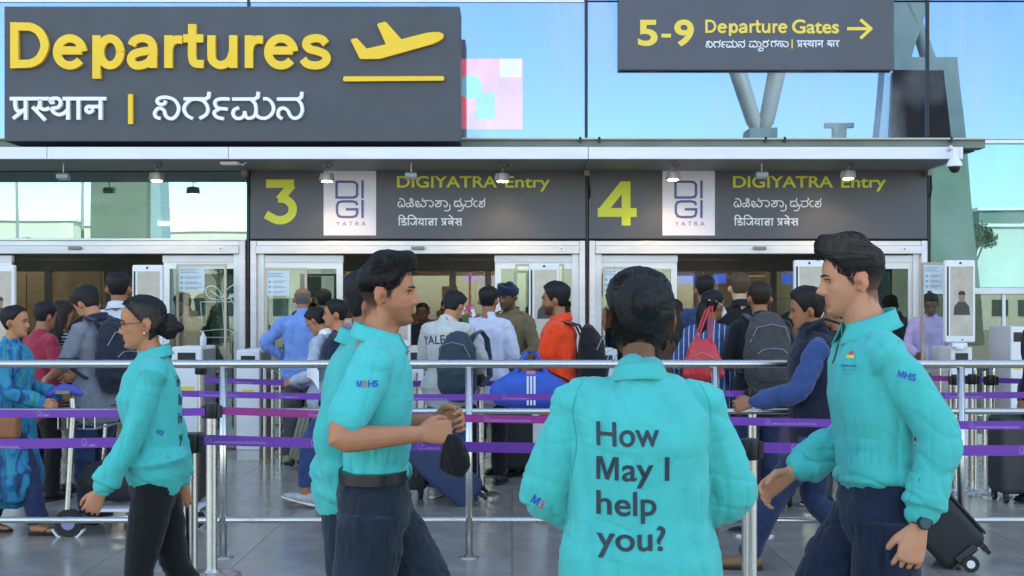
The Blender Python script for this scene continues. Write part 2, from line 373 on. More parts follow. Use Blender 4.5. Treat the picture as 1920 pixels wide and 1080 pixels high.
def text(body, x, y, z, height_cap, m, parent, name='lettering', off=.02, width=None, extrude=.001, tiny=False):
    """flat lettering facing the camera (towards -y); (x, z) = left end of the baseline"""
    me = textmesh(body, height_cap / .70, off, extrude)
    xs = [v.co.x for v in me.vertices]; x0, x1 = min(xs), max(xs)
    sx = (width / (x1 - x0)) if width else 1
    for v in me.vertices: v.co = Vector(((v.co.x - x0) * sx, -v.co.z, v.co.y))
    me.materials.clear(); me.materials.append(m); me.update()
    if name != 'letter' and not tiny: 
        bm = bmesh.new(); bm.from_mesh(me); bmesh.ops.remove_doubles(bm, verts=bm.verts[:], dist=1e-6); seen = set(); bm.faces.ensure_lookup_table()
        for f in bm.faces:
            if f.index in seen: continue
            st_ = [f]; seen.add(f.index); isl = []
            while st_:
                g = st_.pop(); isl.append(g)
                for v in g.verts:
                    for h in v.link_faces:
                        if h.index not in seen: seen.add(h.index); st_.append(h)
            vm_ = {}; V = []; F = []
            for g in isl:
                q = []
                for v in g.verts:
                    if v.index not in vm_: vm_[v.index] = len(V); V.append(v.co.copy())
                    q.append(vm_[v.index])
                F.append(q)
            link('letter', mkmesh('letter', V, F, m), parent, (x, y, z))
        bm.free(); return None
    o = link(name, me, parent, (x, y, z))
    return o

def fit(Psrc0, Psrc1, Pdst0, Pdst1, s):
    """maps glyph units -> photo pixels (two corners) -> metres on the plane of scale s"""
    def f(u, v):
        px = Pdst0[0] + (u - Psrc0[0]) / (Psrc1[0] - Psrc0[0]) * (Pdst1[0] - Pdst0[0])
        py = Pdst0[1] + (v - Psrc0[1]) / (Psrc1[1] - Psrc0[1]) * (Pdst1[1] - Pdst0[1])
        q = W(px, py, s); return (q.x, q.z)
    return f

# ------------------------------------------------------------------ the terminal front
SF = 165.0; YF = FP / SF
def fx(px, s=SF): return (px - 960) / s
def fz(py, s=SF): return EYE + (HY - py) / s

ground = MB(); ground.box(-300, 300, -400, 60, -.30, -.02)
m_ground = mat('pale_concrete', (.34, .30, .25), .9, noise_=.2, nscale=2, bump=.2, bscale=50)
tag(ground.build('ground', m_ground), 'grey forecourt ground', None, kind='structure')
m_grout = mat('dark_grout', (.10, .098, .095), .8)
floor = MB().box(-8.2, 8.2, .8, YF - .35, -.019, -.006).build('floor', m_grout); tag(floor, 'grey polished stone floor of the departures kerb', kind='structure')
m_tile = []
for i, c in enumerate(((.31, .28, .24), (.33, .297, .253), (.29, .262, .226))):
    m_tile.append(mat('polished_stone_tile_%s' % 'abc'[i], c, .22, noise_=.13, nscale=3.5, rvar=.08, bump=.015, bscale=5, spec=.6))
TS = .82
tmesh = [MB().box(.002, TS - .002, .002, TS - .002, 0, .006, 0).add([], []) for _ in range(3)]
tms = [mkmesh('tile', t.V, t.F, m_tile[i]) for i, t in enumerate(tmesh)]
for ix in range(20):
    for iy in range(14):
        o = link('tile', tms[random.choice((0, 0, 1, 1, 2))], floor, (-8.2 + ix * TS, .8 + iy * TS + .05, -.006))
inner = MB().box(-30, 30, YF - .35, 45, -.02, .0).build('interior_floor', mat('hall_floor', (.16, .155, .15), .25, noise_=.15, nscale=1.5)); tag(inner, kind='structure')

term = empty('terminal_building', (0, YF, 0), 0, 'glass fronted airport terminal with grey steel portals over its doors', 'building')
def part(name, x0, x1, y0, y1, z0, z1, m, b=0, par=term):
    # facade parts: y measured from the facade plane, positive inwards
    return MB().box(x0, x1, y0, y1, z0, z1, b).build(name, m, par)
m_roof = mat('roof_soffit', (.5, .5, .5), .7)
part('roof', -34, 34, -2.2, 31, 16.2, 16.8, m_roof)
m_shell = mat('building_shell', (.3, .3, .3), .8)
part('rear_wall', -30, 30, 30, 30.3, 0, 16, m_shell)
part('side_wall', -30.3, -30, -.2, 30, 0, 16, m_shell); part('side_wall', 30, 30.3, -.2, 30, 0, 16, m_shell)
part('hall_ceiling', -30, 30, 3.0, 30, 5.5, 5.7, mat('hall_ceiling', (.35, .35, .35), .8))
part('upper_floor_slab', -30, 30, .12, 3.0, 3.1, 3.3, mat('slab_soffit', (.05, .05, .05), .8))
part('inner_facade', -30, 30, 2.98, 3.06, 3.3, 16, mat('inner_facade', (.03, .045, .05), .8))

# upper glass, pane by pane between the mullions
ztop = 16.1; zsill = fz(263)
xm = [fx(1099) - 3.83 * k for k in range(6, 0, -1)] + [fx(1099), fx(1738), fx(1738) + 4.7, fx(1738) + 9.4]
for i in range(len(xm) - 1):
    for (z0, z1) in ((zsill, fz(3)), (fz(3), 9.0), (9.0, 12.6), (12.6, ztop)):
        if i == len(xm) - 2 and z0 > 9: pass
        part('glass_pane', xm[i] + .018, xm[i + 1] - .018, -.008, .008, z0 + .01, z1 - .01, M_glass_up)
for x in xm:
    part('mullion', x - .016, x + .016, -.03, .08, zsill + .001, ztop, M_dark)
part('transom', xm[0], fx(1095), -.025, .06, fz(3) - .012, fz(3) + .012, M_alu)
for z in (9.0, 12.6): part('transom', xm[0], xm[-1], -.028, .07, z - .02, z + .02, M_alu)
m_band = mat('green_grey_band', (.16, .19, .17), .5, .2, noise_=.15, nscale=3)
part('sill_band', -14, fx(1830), -.25, -.05, fz(275) - .05, zsill - .02, m_band)
part('sill_edge', -14, fx(1830), -.30, -.252, zsill - .035, zsill - .018, mat('pale_edge', (.5, .5, .47), .5))
for px in (78, 115, 420, 450, 752, 785, 1085, 1120, 1425, 1460, 1765):
    MB().box(fx(px) - .012, fx(px) + .012, -.3, -.27, fz(274), fz(264), .0).build('bracket', M_dark, term)

# projecting canopy beam with its soffit
SC = 180.0; yc = FP / SC - YF
zb, zt = fz(298, SC), fz(275.5, SC)
x_can = fx(1800, SC)
segs = [-14, fx(88, SC), fx(428, SC), fx(1103, SC), x_can]
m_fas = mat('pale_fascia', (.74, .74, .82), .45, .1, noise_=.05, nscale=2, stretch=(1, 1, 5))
for a, b in zip(segs[:-1], segs[1:]):
    part('fascia_panel', a + .003, b - .003, yc, yc + .04, zb, zt, m_fas, .004)
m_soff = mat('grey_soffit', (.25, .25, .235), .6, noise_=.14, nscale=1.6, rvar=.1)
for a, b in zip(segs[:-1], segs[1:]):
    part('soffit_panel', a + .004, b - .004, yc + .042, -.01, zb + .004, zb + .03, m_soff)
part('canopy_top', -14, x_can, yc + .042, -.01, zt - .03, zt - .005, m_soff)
part('fascia_panel', x_can - .001, x_can + .03, yc, -.02, zb, zt, m_fas)
for px in (463, 1099, 1735):
    part('hanger', fx(px) - .03, fx(px) + .03, -.16, -.012, zb - .06, zb - .001, m_soff)
    MB().tube([(fx(px) + .02, -.12, zb - .06), (fx(px) + .035, -.10, zb - .2), (fx(px) + .035, -.05, zb - .3)], .009, 8).build('cable', M_dark, term)

# door bays: portal frame, header, sliding leaves
zlin = fz(452); zhd = fz(476)
bays = [(-172, 463), (470, 1098), (1103, 1737)]
def leaf(px0, px1, s=SF):
    x0, x1 = fx(px0), fx(px1); z1 = fz(479)
    o = MB()
    o.box(x0, x0 + .07, .03, .07, .01, z1); o.box(x1 - .07, x1, .03, .07, .01, z1)
    o.box(x0 + .07, x1 - .07, .03, .07, z1 - .15, z1 - .075); o.box(x0 + .07, x1 - .07, .03, .07, .01, .16)
    fr = o.build('door_leaf', M_alu, term)
    MB().box(x0 - .005, x1 + .005, .015, .085, z1 - .074, z1).build('top_rail', M_aluw, fr)
    MB().box(x0 + .071, x1 - .071, .047, .053, .161, z1 - .151).build('glass_pane', M_glass_door, fr)
for (a, b) in bays:
    x0, x1 = fx(a), fx(b)
    part('portal_post', x0 + .01, x0 + .075, -.06, .09, 0, zlin - .001, M_aluw, .004)
    part('portal_post', x1 - .075, x1 - .01, -.06, .09, 0, zlin - .001, M_aluw, .004)
    part('lintel', x0 + .078, x1 - .078, -.05, .09, fz(461), zlin - .002, M_alu, .003)
    part('door_header', x0 + .078, x1 - .078, -.075, .09, zhd, fz(461) - .003, M_aluw, .004)
    part('inner_jamb', x0 + .078, x0 + .15, .0, .2, 0, zhd - .001, M_alu); part('inner_jamb', x1 - .15, x1 - .078, .0, .2, 0, zhd - .001, M_alu)
    xc = fx((a + b) / 2 + 1)
    part('motion_sensor', xc - .075, xc + .075, -.115, -.076, fz(469), fz(463), M_grey, .01)
    part('key_switch', x1 - .31, x1 - .245, -.083, -.0755, fz(472), fz(463), M_white, .002)
    MB().cyl((x1 - .277, -.085, fz(467.5)), .008, .006, 'y', 10).build('key_hole', M_dark, term)
for a, b in ((305, 455), (490, 642), (928, 1083), (1115, 1270), (1575, 1716), (-160, 20)):
    leaf(a, b)
for px in (466.5, 1100.5, 1739.5):
    part('joint_strip', fx(px) - .012, fx(px) + .012, -.03, .05, 0, zb - .002, M_dark)

# transom glass over the leftmost doors
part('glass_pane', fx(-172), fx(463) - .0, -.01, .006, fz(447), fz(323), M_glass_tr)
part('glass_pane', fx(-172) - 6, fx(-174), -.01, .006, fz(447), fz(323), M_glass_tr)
part('transom', fx(-172) - 6, fx(463), -.03, .06, fz(451), fz(447) - .002, M_alu)
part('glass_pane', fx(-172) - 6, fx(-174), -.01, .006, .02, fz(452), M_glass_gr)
# glazed bay to the right
xr = fx(1742) + .015; xe = xr + 9
part('transom', fx(1738) + .02, xe, -.05, .06, fz(270), fz(263.5), M_alu)
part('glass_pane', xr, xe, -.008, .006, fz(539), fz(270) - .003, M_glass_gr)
part('transom', xr, xe, -.05, .06, fz(551), fz(540), M_aluw)
for a, b in ((xr, fx(1878)), (fx(1884), fx(2060)), (fx(2066), xe)):
    part('glass_pane', a + .002, b - .002, -.008, .006, .12, fz(552), M_glass_door)
part('transom', xr, xe, -.03, .05, 0, .118, M_alu)
for px in (1881, 2063): part('mullion', fx(px) - .018, fx(px) + .018, -.02, .06, .118, fz(552), M_alu)

# vestibule and check-in hall behind the doors
yv = FP / 128.0 - YF
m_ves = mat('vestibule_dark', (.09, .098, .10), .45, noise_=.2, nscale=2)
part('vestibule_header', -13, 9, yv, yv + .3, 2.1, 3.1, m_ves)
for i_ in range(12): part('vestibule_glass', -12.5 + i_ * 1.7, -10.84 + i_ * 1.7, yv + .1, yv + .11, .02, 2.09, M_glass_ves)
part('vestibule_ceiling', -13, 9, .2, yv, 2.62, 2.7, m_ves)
for z in (2.25, 2.42): part('header_strip', -13, 9, yv - .03, yv - .002, z, z + .03, mat('strip_grey', (.12, .12, .12), .4, .5))
for px in (90, 205, 300, 470, 640, 740, 848, 915, 1075, 1150, 1310, 1330, 1450, 1530, 1600, 1745):
    x = fx(px, 128); part('vestibule_mullion', x - .045, x + .045, yv - .02, yv + .06, 0, 2.098, mat('vestibule_frame', (.12, .125, .13), .4, .5))
m_wood = mat('brown_wood_wall', (.15, .08, .045), .5, noise_=.25, nscale=3, stretch=(1, 1, 4))
m_cream = mat('cream_wall', (.13, .11, .085), .6, noise_=.1, nscale=2)
yh = FP / 85.0 - YF
k = 0
for i in range(16):
    x0 = -14 + i * 1.65
    part('hall_wall_panel', x0, x0 + 1.63, yh, yh + .1, 0, 2.35 if i % 3 else 3.2, m_wood if (i % 4) else m_cream)
part('hall_wall_panel', -14, 13, yh + .12, yh + .3, 2.3, 5.5, m_wood)
m_lampE = mat('ceiling_lamp_glow', (1, .95, .85), .5, emit=(1, .92, .82), es=7)
for i in range(7):
    part('ceiling_lamp', -12 + i * 3.6, -10.2 + i * 3.6, yh - 1.2, yh - .9, 2.95, 3.0, m_lampE)
    part('ceiling_lamp', -12.6 + i * 3.6, -11.6 + i * 3.6, 5.6, 5.75, 2.95, 3.0, m_lampE)
for i in range(6): part('vestibule_fill_lamp', -11.6 + i * 3.6, -10.9 + i * 3.6, 1.2, 1.3, 2.58, 2.615, m_lampE)  # unseen lamp panels added to brighten the header over the doors
part('hall_bulkhead', -30, 30, 3.1, 30, 3.01, 3.09, mat('white_bulkhead', (.5, .48, .44), .7))
for i in range(6):   # check-in counters
    part('counter', -11 + i * 3.9, -8.6 + i * 3.9, yh - 2.2, yh - 1.6, 0, 1.1, m_cream)
m_blue = mat('blue_screen', (.01, .02, .12), .4, emit=(.03, .06, .35), es=.7)
m_pur = mat('purple_panel', (.12, .03, .2), .5, emit=(.2, .05, .4), es=.25)
for (a, b, c, d, m) in ((1272, 1310, 514, 533, m_blue), (1340, 1362, 513, 532, m_blue), (1468, 1486, 512, 532, m_blue), (868, 900, 515, 528, m_pur), (893, 930, 520, 534, m_pur), (195, 250, 500, 530, mat('pink_panel', (.4, .3, .33), .5))):
    s = 122; MB().box(fx(a, s), fx(b, s), FP / s - YF, FP / s - YF + .06, fz(d, s), fz(c, s), .005).build('hanging_screen', m, term)

# advertising poster behind the upper glass
adv = empty('advert_poster', (0, YF + .35, 0), 0, 'pink and red advertising poster with a white card behind the blue glass', 'poster')  # its panels get an added glow to show through the mirroring glass
MB().box(fx(866, 160), fx(980, 160), 0, .04, fz(243, 160), fz(112, 160)).build('panel', mat('poster_red', (.75, .12, .1), .5, emit=(1, .05, .06), es=2.6), adv)
MB().box(fx(938, 160), fx(977, 160), -.01, -.002, fz(146, 160), fz(113, 160)).build('card', mat('poster_white', (.8, .8, .75), .5, emit=(.9, .85, .75), es=2.6), adv)
MB().box(fx(893, 160), fx(928, 160), -.01, -.002, fz(225, 160), fz(176, 160)).build('picture', mat('poster_blue', (.25, .45, .6), .5, emit=(.2, .45, .7), es=2.2), adv)
MB().lathe([(.14, 0), (.14, .01)], (0, 0, 0), 20).build('portrait', mat('poster_teal', (.3, .6, .6), .5, emit=(.2, .55, .6), es=2.2), adv, loc=(fx(882, 160), -.012, fz(165, 160)), rot=(R(90), 0, 0))

# ------------------------------------------------------------------ signs
SS = 178.0; ys = FP / SS
sg = empty('departures_sign', (0, 0, 0), 0, 'large charcoal Departures sign box with yellow letters and plane symbol', 'sign')
p0, p1 = W(8, 265, SS), W(862, 12, SS)
MB().box(p0.x, p1.x, ys, ys + .42, p0.z, p1.z, .006).build('sign_box', M_board, sg)
glyphs(DEPARTURES, fit((0, 0), (1920, 1080), (0, 0), (640, 360), SS), 15.2 / SS, ys - .05, .049, M_yel, sg)
glyphs(HINDI_DEP, fit((0, 0), (1920, 512), (10, 165), (310, 245), SS), 6.6 / SS, ys - .045, .044, M_wht, sg)
glyphs(KANNADA_DEP, fit((0, 0), (1920, 512), (280, 165), (580, 245), SS), 6.2 / SS, ys - .045, .044, M_wht, sg)
glyphs([[L_((247, 178), (247, 234))]], lambda u, v: (W(u, v, SS).x, W(u, v, SS).z), 8.5 / SS, ys - .045, .044, M_yel, sg, 'divider')
def plate(P, m, parent, name, y0, y1, s=SS, bev=.006):
    bm = bmesh.new(); vs_ = [bm.verts.new((W(u, v, s).x, y0, W(u, v, s).z)) for u, v in P]
    f = bm.faces.new(vs_); f.normal_update(); bmesh.ops.triangulate(bm, faces=[f])
    e = bmesh.ops.extrude_face_region(bm, geom=bm.faces[:])
    for g in e['geom']:
        if isinstance(g, bmesh.types.BMVert): g.co.y = y1
    bmesh.ops.recalc_face_normals(bm, faces=bm.faces[:])
    me = bpy.data.meshes.new(name); bm.to_mesh(me); bm.free(); me.materials.append(m)
    return link(name, me, parent)
def cz(P): return [(640 + u * .12964, 30 + v * .12964) for u, v in P]
plate(cz([(148, 372), (155, 352), (225, 335), (245, 345), (375, 488), (650, 425), (527, 145), (540, 125), (640, 100), (662, 112), (875, 352), (1230, 262), (1330, 248), (1420, 250), (1475, 272), (1487, 305), (1470, 345), (1410, 385), (1330, 420), (860, 552), (560, 635), (290, 637), (268, 618)]), M_yel, sg, 'plane_symbol', ys - .05, ys - .001)
plate(cz([(35, 930), (40, 900), (60, 888), (1470, 884), (1490, 900), (1492, 925), (1478, 948), (60, 960), (42, 950)]), M_yel, sg, 'runway_bar', ys - .05, ys - .001)

SG = 166.2; yg = FP / SG
gs = empty('departure_gates_sign', (0, 0, 0), 0, 'grey 5-9 Departure Gates sign with a yellow arrow hanging before the glass', 'sign')
p0, p1 = W(1160, 131, SG), W(1676, -40, SG)
MB().box(p0.x, p1.x, yg, yg + .055, p0.z, p1.z, .004).build('sign_box', M_board2, gs)
cv = lambda u, v: (W(u, v, SG).x, W(u, v, SG).z)
for ch, a, b in (('5', 1196, 1233), ('9', 1264, 1301)):
    q = W(a, 84, SG); text(ch, q.x, yg - .002, q.z, 46 / SG, M_yel2, gs, 'letter', off=.028, width=(b - a) / SG)
glyphs([[L_((1240, 67), (1258, 67))]], cv, 7 / SG, yg - .004, .003, M_yel2, gs, 'letter')
glyphs([G_D, g_e(403), G_p, G_a, g_r(955), G_t, G_u, g_r(1406), g_e(1586)], fit((66, 132), (1672, 390), (1322, 37), (1476, 62), SG), 4.3 / SG, yg - .004, .003, M_yel2, gs)
q = W(1485, 62, SG); text('Gates', q.x, yg - .002, q.z, 25 / SG, M_yel2, gs, 'lettering', off=.02, width=88 / SG)
glyphs([[L_((1588, 54), (1634, 54)), L_((1613, 37), (1634, 55)), L_((1613, 72), (1634, 53))]], cv, 6 / SG, yg - .004, .003, M_yel2, gs, 'arrow')
glyphs(KANNADA_DEP, fit((60, 55), (1865, 378), (1323, 75), (1397, 89), SG), 2.0 / SG, yg - .004, .003, M_wht2, gs)
glyphs(KN_GATES, fit((0, 0), (1920, 343), (1310, 60), (1590, 110), SG), 1.9 / SG, yg - .004, .003, M_wht2, gs)
glyphs([[L_((1485, 74), (1485, 91))]], cv, 2.4 / SG, yg - .004, .003, M_yel2, gs, 'divider')
glyphs(HINDI_DEP, fit((75, 118), (1225, 395), (1494, 76), (1544, 89), SG), 2.0 / SG, yg - .004, .003, M_wht2, gs)
glyphs(HI_GATES, fit((0, 0), (1920, 343), (1310, 60), (1590, 110), SG), 2.0 / SG, yg - .004, .003, M_wht2, gs)
for px in (1220, 1620): MB().cyl((fx(px, SG), yg + .14, fz(60, SG)), .02, .16, 'y').build('bracket', M_alu, gs)

def entry_sign(dx, a, b, num, px3, label):
    e = empty('entry_sign', (0, 0, 0), 0, label, 'sign', 'digiyatra entry signs over the doors')
    y = YF - .04
    p0, p1 = W(a, 448, SF), W(b, 318, SF)
    MB().box(p0.x, p1.x, y, y + .06, p0.z, p1.z - .012, .003).build('sign_panel', M_board2, e)
    c = lambda u, v: (W(u, v, SF).x, W(u, v, SF).z)
    f0 = lambda u, v: c(u + dx, v)
    if num == '3': glyphs(G_3, fit((0, 0), (1920, 720), (460, 260), (1100, 500), SF), 15.5 / SF, y - .005, .004, M_lime, e)
    else: glyphs(G_4, fit((0, 0), (1920, 549), (1080, 260), (1920, 500), SF), 16.5 / SF, y - .005, .004, M_lime, e)
    # white card with the logo
    q0, q1 = c(608 + px3, 442), c(706 + px3, 320)
    bm = MB().box(q0[0], q1[0], y - .006, y - .0005, q0[1], q1[1], .0)
    bm.build('logo_card', M_card, e)
    m_ind = mat('indigo_print', (.07, .09, .30), .5); w = 4.6 / SF
    def lz(P): return [c(590 + u * .12037 + px3, 320 + v * .12037) for u, v in P]
    for P, cl in (([(352, 180), (590, 180), (640, 190), (670, 225), (670, 380), (650, 415), (600, 425), (352, 425)], True),
                  ([(755, 158), (755, 440)], False),
                  ([(672, 545), (655, 500), (600, 485), (440, 485), (380, 500), (358, 550), (358, 660), (385, 715), (440, 728), (600, 728), (655, 710), (672, 665), (672, 608), (495, 608)], False),
                  ([(755, 465), (755, 745)], False)):
        V, F = ribbon(lz(P), w, y - .009, y - .0062, cl); MB().add(V, F).build('logo_letter', m_ind, e)
    q = c(631 + px3, 424); text('Y A T R A', q[0], y - .007, q[1], 8 / SF, m_ind, e, 'lettering', off=0, width=56 / SF)
    q = c(745 + dx, 352); q2 = 187 / SF
    text('DIGIYATRA', q[0], y - .002, q[1], 21 / SF, M_lime, e, 'lettering', off=.016, width=q2)
    q = c(947 + dx, 352); text('Entry', q[0], y - .002, q[1], 21 / SF, M_lime, e, 'lettering', off=.016, width=84 / SF)
    glyphs(KN_DIGI, fit((0, 0), (1920, 747), (740 + dx, 365), (920 + dx, 435), SF), 2.0 / SF, y - .004, .003, M_wht2, e)
    glyphs(HI_DIGI, fit((0, 0), (1920, 747), (740 + dx, 365), (920 + dx, 435), SF), 2.1 / SF, y - .004, .003, M_wht2, e)
entry_sign(0, 470.5, 1097.5, '3', 0, 'charcoal entry sign with a large lime number three over the middle doors')
entry_sign(628, 1104, 1736, '4', 633, 'charcoal entry sign with a large lime number four over the doors behind the bun')

# ------------------------------------------------------------------ lamps and cameras under the canopy
m_glow = mat('warm_lamp_glow', (1, .9, .7), .5, emit=(1, .80, .5), es=14)
m_rim = mat('ribbed_lamp_housing', (.33, .31, .28), .4, .7)
SL = 174.5
def downlight(px, py, label, first=[None]):
    q = W(px, py, SL)
    if first[0] is None:
        t = empty('canopy_lamp', q, 0, label, 'lamp', 'round lamps hanging under the canopy')
        MB().lathe([(.05, .075), (.066, .07), (.074, .02), (.076, -.005), (.06, -.012)], n=24).build('housing', m_rim, t, True)
        rb = MB()
        for i in range(22):
            a = 2 * PI * i / 22; rb.tube([(.078 * math.cos(a), .078 * math.sin(a), .0), (.070 * math.cos(a), .070 * math.sin(a), .066)], .0035, 5)
        o = rb.build('cooling_fin', m_rim, t)
        MB().lathe([(.058, -.0125), (.056, -.017)], n=24).build('lens', m_glow, t)
        MB().tube([(0, 0, .07), (0, 0, zb - q.z + .002)], .006, 8).build('stem', M_grey, t)
        MB().lathe([(.035, zb - q.z - .012), (.04, zb - q.z + .0)], n=16).build('ceiling_rose', M_grey, t)
        MB().tube([(0, 0, zb - q.z - .01), (.02, -.03, zb - q.z - .05), (.05, -.02, zb - q.z - .03), (.055, .0, zb - q.z)], .005, 6).build('cable', M_dark, t)
        first[0] = t
    else:
        t = dup(first[0], q, None, label)
    ld = bpy.data.lights.new('lamp_bulb', 'SPOT'); ld.energy = 3.2; ld.color = (1, .62, .3); ld.spot_size = R(120); ld.shadow_soft_size = .04; ld.spot_blend = .6
    lo = bpy.data.objects.new('lamp_bulb', ld); col.objects.link(lo); lo.parent = t; lo.location = (0, .02, -.03); lo.rotation_euler = (R(18), 0, 0)
downlight(294, 337, 'round lit lamp hanging over the pale transom glass')
downlight(613, 338, 'round lit lamp over the white logo card beside the large three')
downlight(942, 338, 'round lit lamp before the word Entry next to the portal joint')
downlight(1262, 335, 'round lit lamp over the white logo card beside the large four')
downlight(1590, 333, 'round lit lamp nearest the dome camera')
def flood(px, py, label, first=[None]):
    q = W(px, py, SL)
    if first[0] is None:
        t = empty('floodlight', q, 0, label, 'floodlight', 'small grey floodlights under the canopy')
        MB().box(-.065, .065, -.05, .05, -.025, .02, .012).build('housing', mat('pale_grey_casting', (.35, .42, .45), .5, .4), t, rot=(R(-12), 0, 0))
        f = MB()
        for i in range(7): f.box(-.056 + i * .018, -.052 + i * .018, -.045, .045, .02, .036)
        f.build('cooling_fin', M_grey, t, rot=(R(-12), 0, 0))
        MB().box(-.058, .058, -.042, .042, -.031, -.0252).build('lens', mat('clear_lens', (.5, .55, .6), .1), t, rot=(R(-12), 0, 0))
        MB().tube([(0, 0, .03), (0, 0, zb - q.z + .002)], .007, 8).build('stem', M_aluw, t)
        first[0] = t
    else: dup(first[0], q, None, label)
flood(119, 331, 'grey floodlight over the pale transom glass'); flood(771, 329, 'grey floodlight between two lit lamps over the middle doors'); flood(1428, 328, 'grey floodlight nearest the dome camera')
q = W(433, 306, 177)
t = empty('emergency_lamp', q, 0, 'flat white lamp under the canopy beside sign 3', 'lamp')
MB().box(-.11, .09, -.05, .05, -.02, .02, .018).build('housing', M_white, t, True); MB().tube([(.05, 0, .0), (.12, .05, -.01), (.15, .1, .04)], .01, 8).build('arm', M_white, t)
q = W(1786, 298, 181)
t = empty('dome_camera', q, 0, 'white dome security camera on the canopy corner', 'camera')
MB().tube([(-.02, .06, .10), (-.02, .0, .12), (0, -.05, .09), (0, -.05, .0)], .022, 10).build('arm', M_white, t, True)
MB().lathe([(.02, .02), (.05, -.01), (.075, -.05), (.08, -.085), (.066, -.09)], (0, -.05, 0), 24).build('housing', M_white, t, True)
MB().lathe([(.056, -.0905), (.052, -.12), (.03, -.145), (.008, -.152)], (0, -.05, 0), 20).build('dome', M_blk, t, True)

# ------------------------------------------------------------------ what the glass mirrors: pylons, masts, trees across the road
m_pyl = mat('green_grey_concrete', (.10, .135, .11), .7, noise_=.15, nscale=1)
m_pyl_d = mat('dark_pylon_cladding', (.012, .007, .007), .8, spec=.05, noise_=.3, nscale=1)
m_tubew = mat('cream_steel_tube', (.24, .23, .17), .5, noise_=.06, nscale=2)
def mir(px, py, sa):
    """point whose mirror image in the facade stands at photo pixel (px, py) with apparent scale sa"""
    D = FP / sa; return Vector(((px - 960) / sa, 2 * YF - D, EYE + (HY - py) / sa))
def frustum(name, cx, y, w0, w1, d, z0, z1, m, parent, dx=0):
    V = [(cx - w0 / 2, y - d / 2, z0), (cx + w0 / 2, y - d / 2, z0), (cx + w0 / 2, y + d / 2, z0), (cx - w0 / 2, y + d / 2, z0),
         (cx + dx - w1 / 2, y - d / 2, z1), (cx + dx + w1 / 2, y - d / 2, z1), (cx + dx + w1 / 2, y + d / 2, z1), (cx + dx - w1 / 2, y + d / 2, z1)]
    return MB().add(V, [(3, 2, 1, 0), (4, 5, 6, 7), (0, 1, 5, 4), (1, 2, 6, 5), (2, 3, 7, 6), (3, 0, 4, 7)]).build(name, m, parent)
a = mir(237, 440, 40)
t = empty('concrete_pylon', (a.x, a.y, 0), 0, 'tapered green grey pylon mirrored in the pale transom glass', 'pylon')
frustum('shaft', 0, 0, 2.6, 2.3, 2, 0, 14, m_pyl, t, 0); frustum('side_face', 1.6, -.3, .9, .4, 1.4, 0, 13.6, mat('pale_pylon_face', (.2, .3, .36), .6), t, -.5)
a = mir(1730, 440, 40)
t = empty('concrete_pylon', (a.x, a.y, 0), 0, 'broad dark pylon mirrored beside the gates sign', 'pylon')
frustum('shaft', .3, 0, 4.4, 2.9, 2, 0, 13.2, m_pyl, t, -.5); frustum('cladding', -.45, 1.05, 2.9, 2.3, .1, 8.5, 12.6, m_pyl_d, t, -.1)
frustum('upper_shaft', -1.2, -.2, 1.1, 1.9, 1.2, 13.19, 16, m_pyl, t, .5)
for x_, x2 in ((.4, -.7),): MB().tube([(x_, 0, 13.1), ((x_ + x2) / 2, .1, 14.6), (x2, .2, 15.9)], [.34, .30, .26], 14).build('arm', m_pyl, t, True)
frustum('side_face', -2.3, .4, .7, .5, 1.0, 6, 13, mat('pale_pylon_face', (.2, .3, .36), .6), t, .5)
a = mir(1425, 262, 52)
t = empty('forked_column', (a.x, a.y, 0), 0, 'cream V shaped steel column on a block mirrored in the blue glass', 'column')
frustum('plinth', 0, 0, 1.2, .95, 1.2, 0, a.z + .3, m_pyl, t)
for sx in (-1, 1):
    MB().tube([(sx * .12, 0, a.z + .25), (sx * .22, 0, a.z + .6), (sx * .9, -.6, a.z + 3.4), (sx * 1.9, -1.2, 15.9)], [.12, .27, .34, .3], 20).build('arm', m_tubew, t, True)
a = mir(1572, 262, 60)
t = empty('roof_finial', (a.x, a.y, 0), 0, 'small green mast head mirrored under the gates sign', 'mast')
MB().cyl((0, 0, a.z / 2), .15, a.z, 'z', 12).box(-.2, .2, -.15, .15, a.z, a.z + .35).box(-.45, .45, -.1, .1, a.z + .35, a.z + .5).build('shaft', m_pyl, t)
for i, (px, lab) in enumerate(((30, 'tall street lamp mirrored at the end of the transom glass'), (158, 'tall street lamp mirrored beside the transom pylon'))):
    a = mir(px, 340, 34)
    t = empty('street_lamp', (a.x, a.y, 0), 0, lab, 'street lamp', 'street lamps across the road')
    zz = a.z + .2
    MB().tube([(0, 0, 0), (0, 0, zz)], [.12, .07], 12).build('pole', M_grey, t, True)
    MB().tube([(0, 0, zz), (-.8, 0, zz + .5), (-2.0, 0, zz + .7)], [.06, .05, .04], 8).build('arm', M_grey, t, True); MB().box(-2.7, -1.9, -.15, .15, zz + .62, zz + .75, .03).build('lamp_head', M_grey, t)
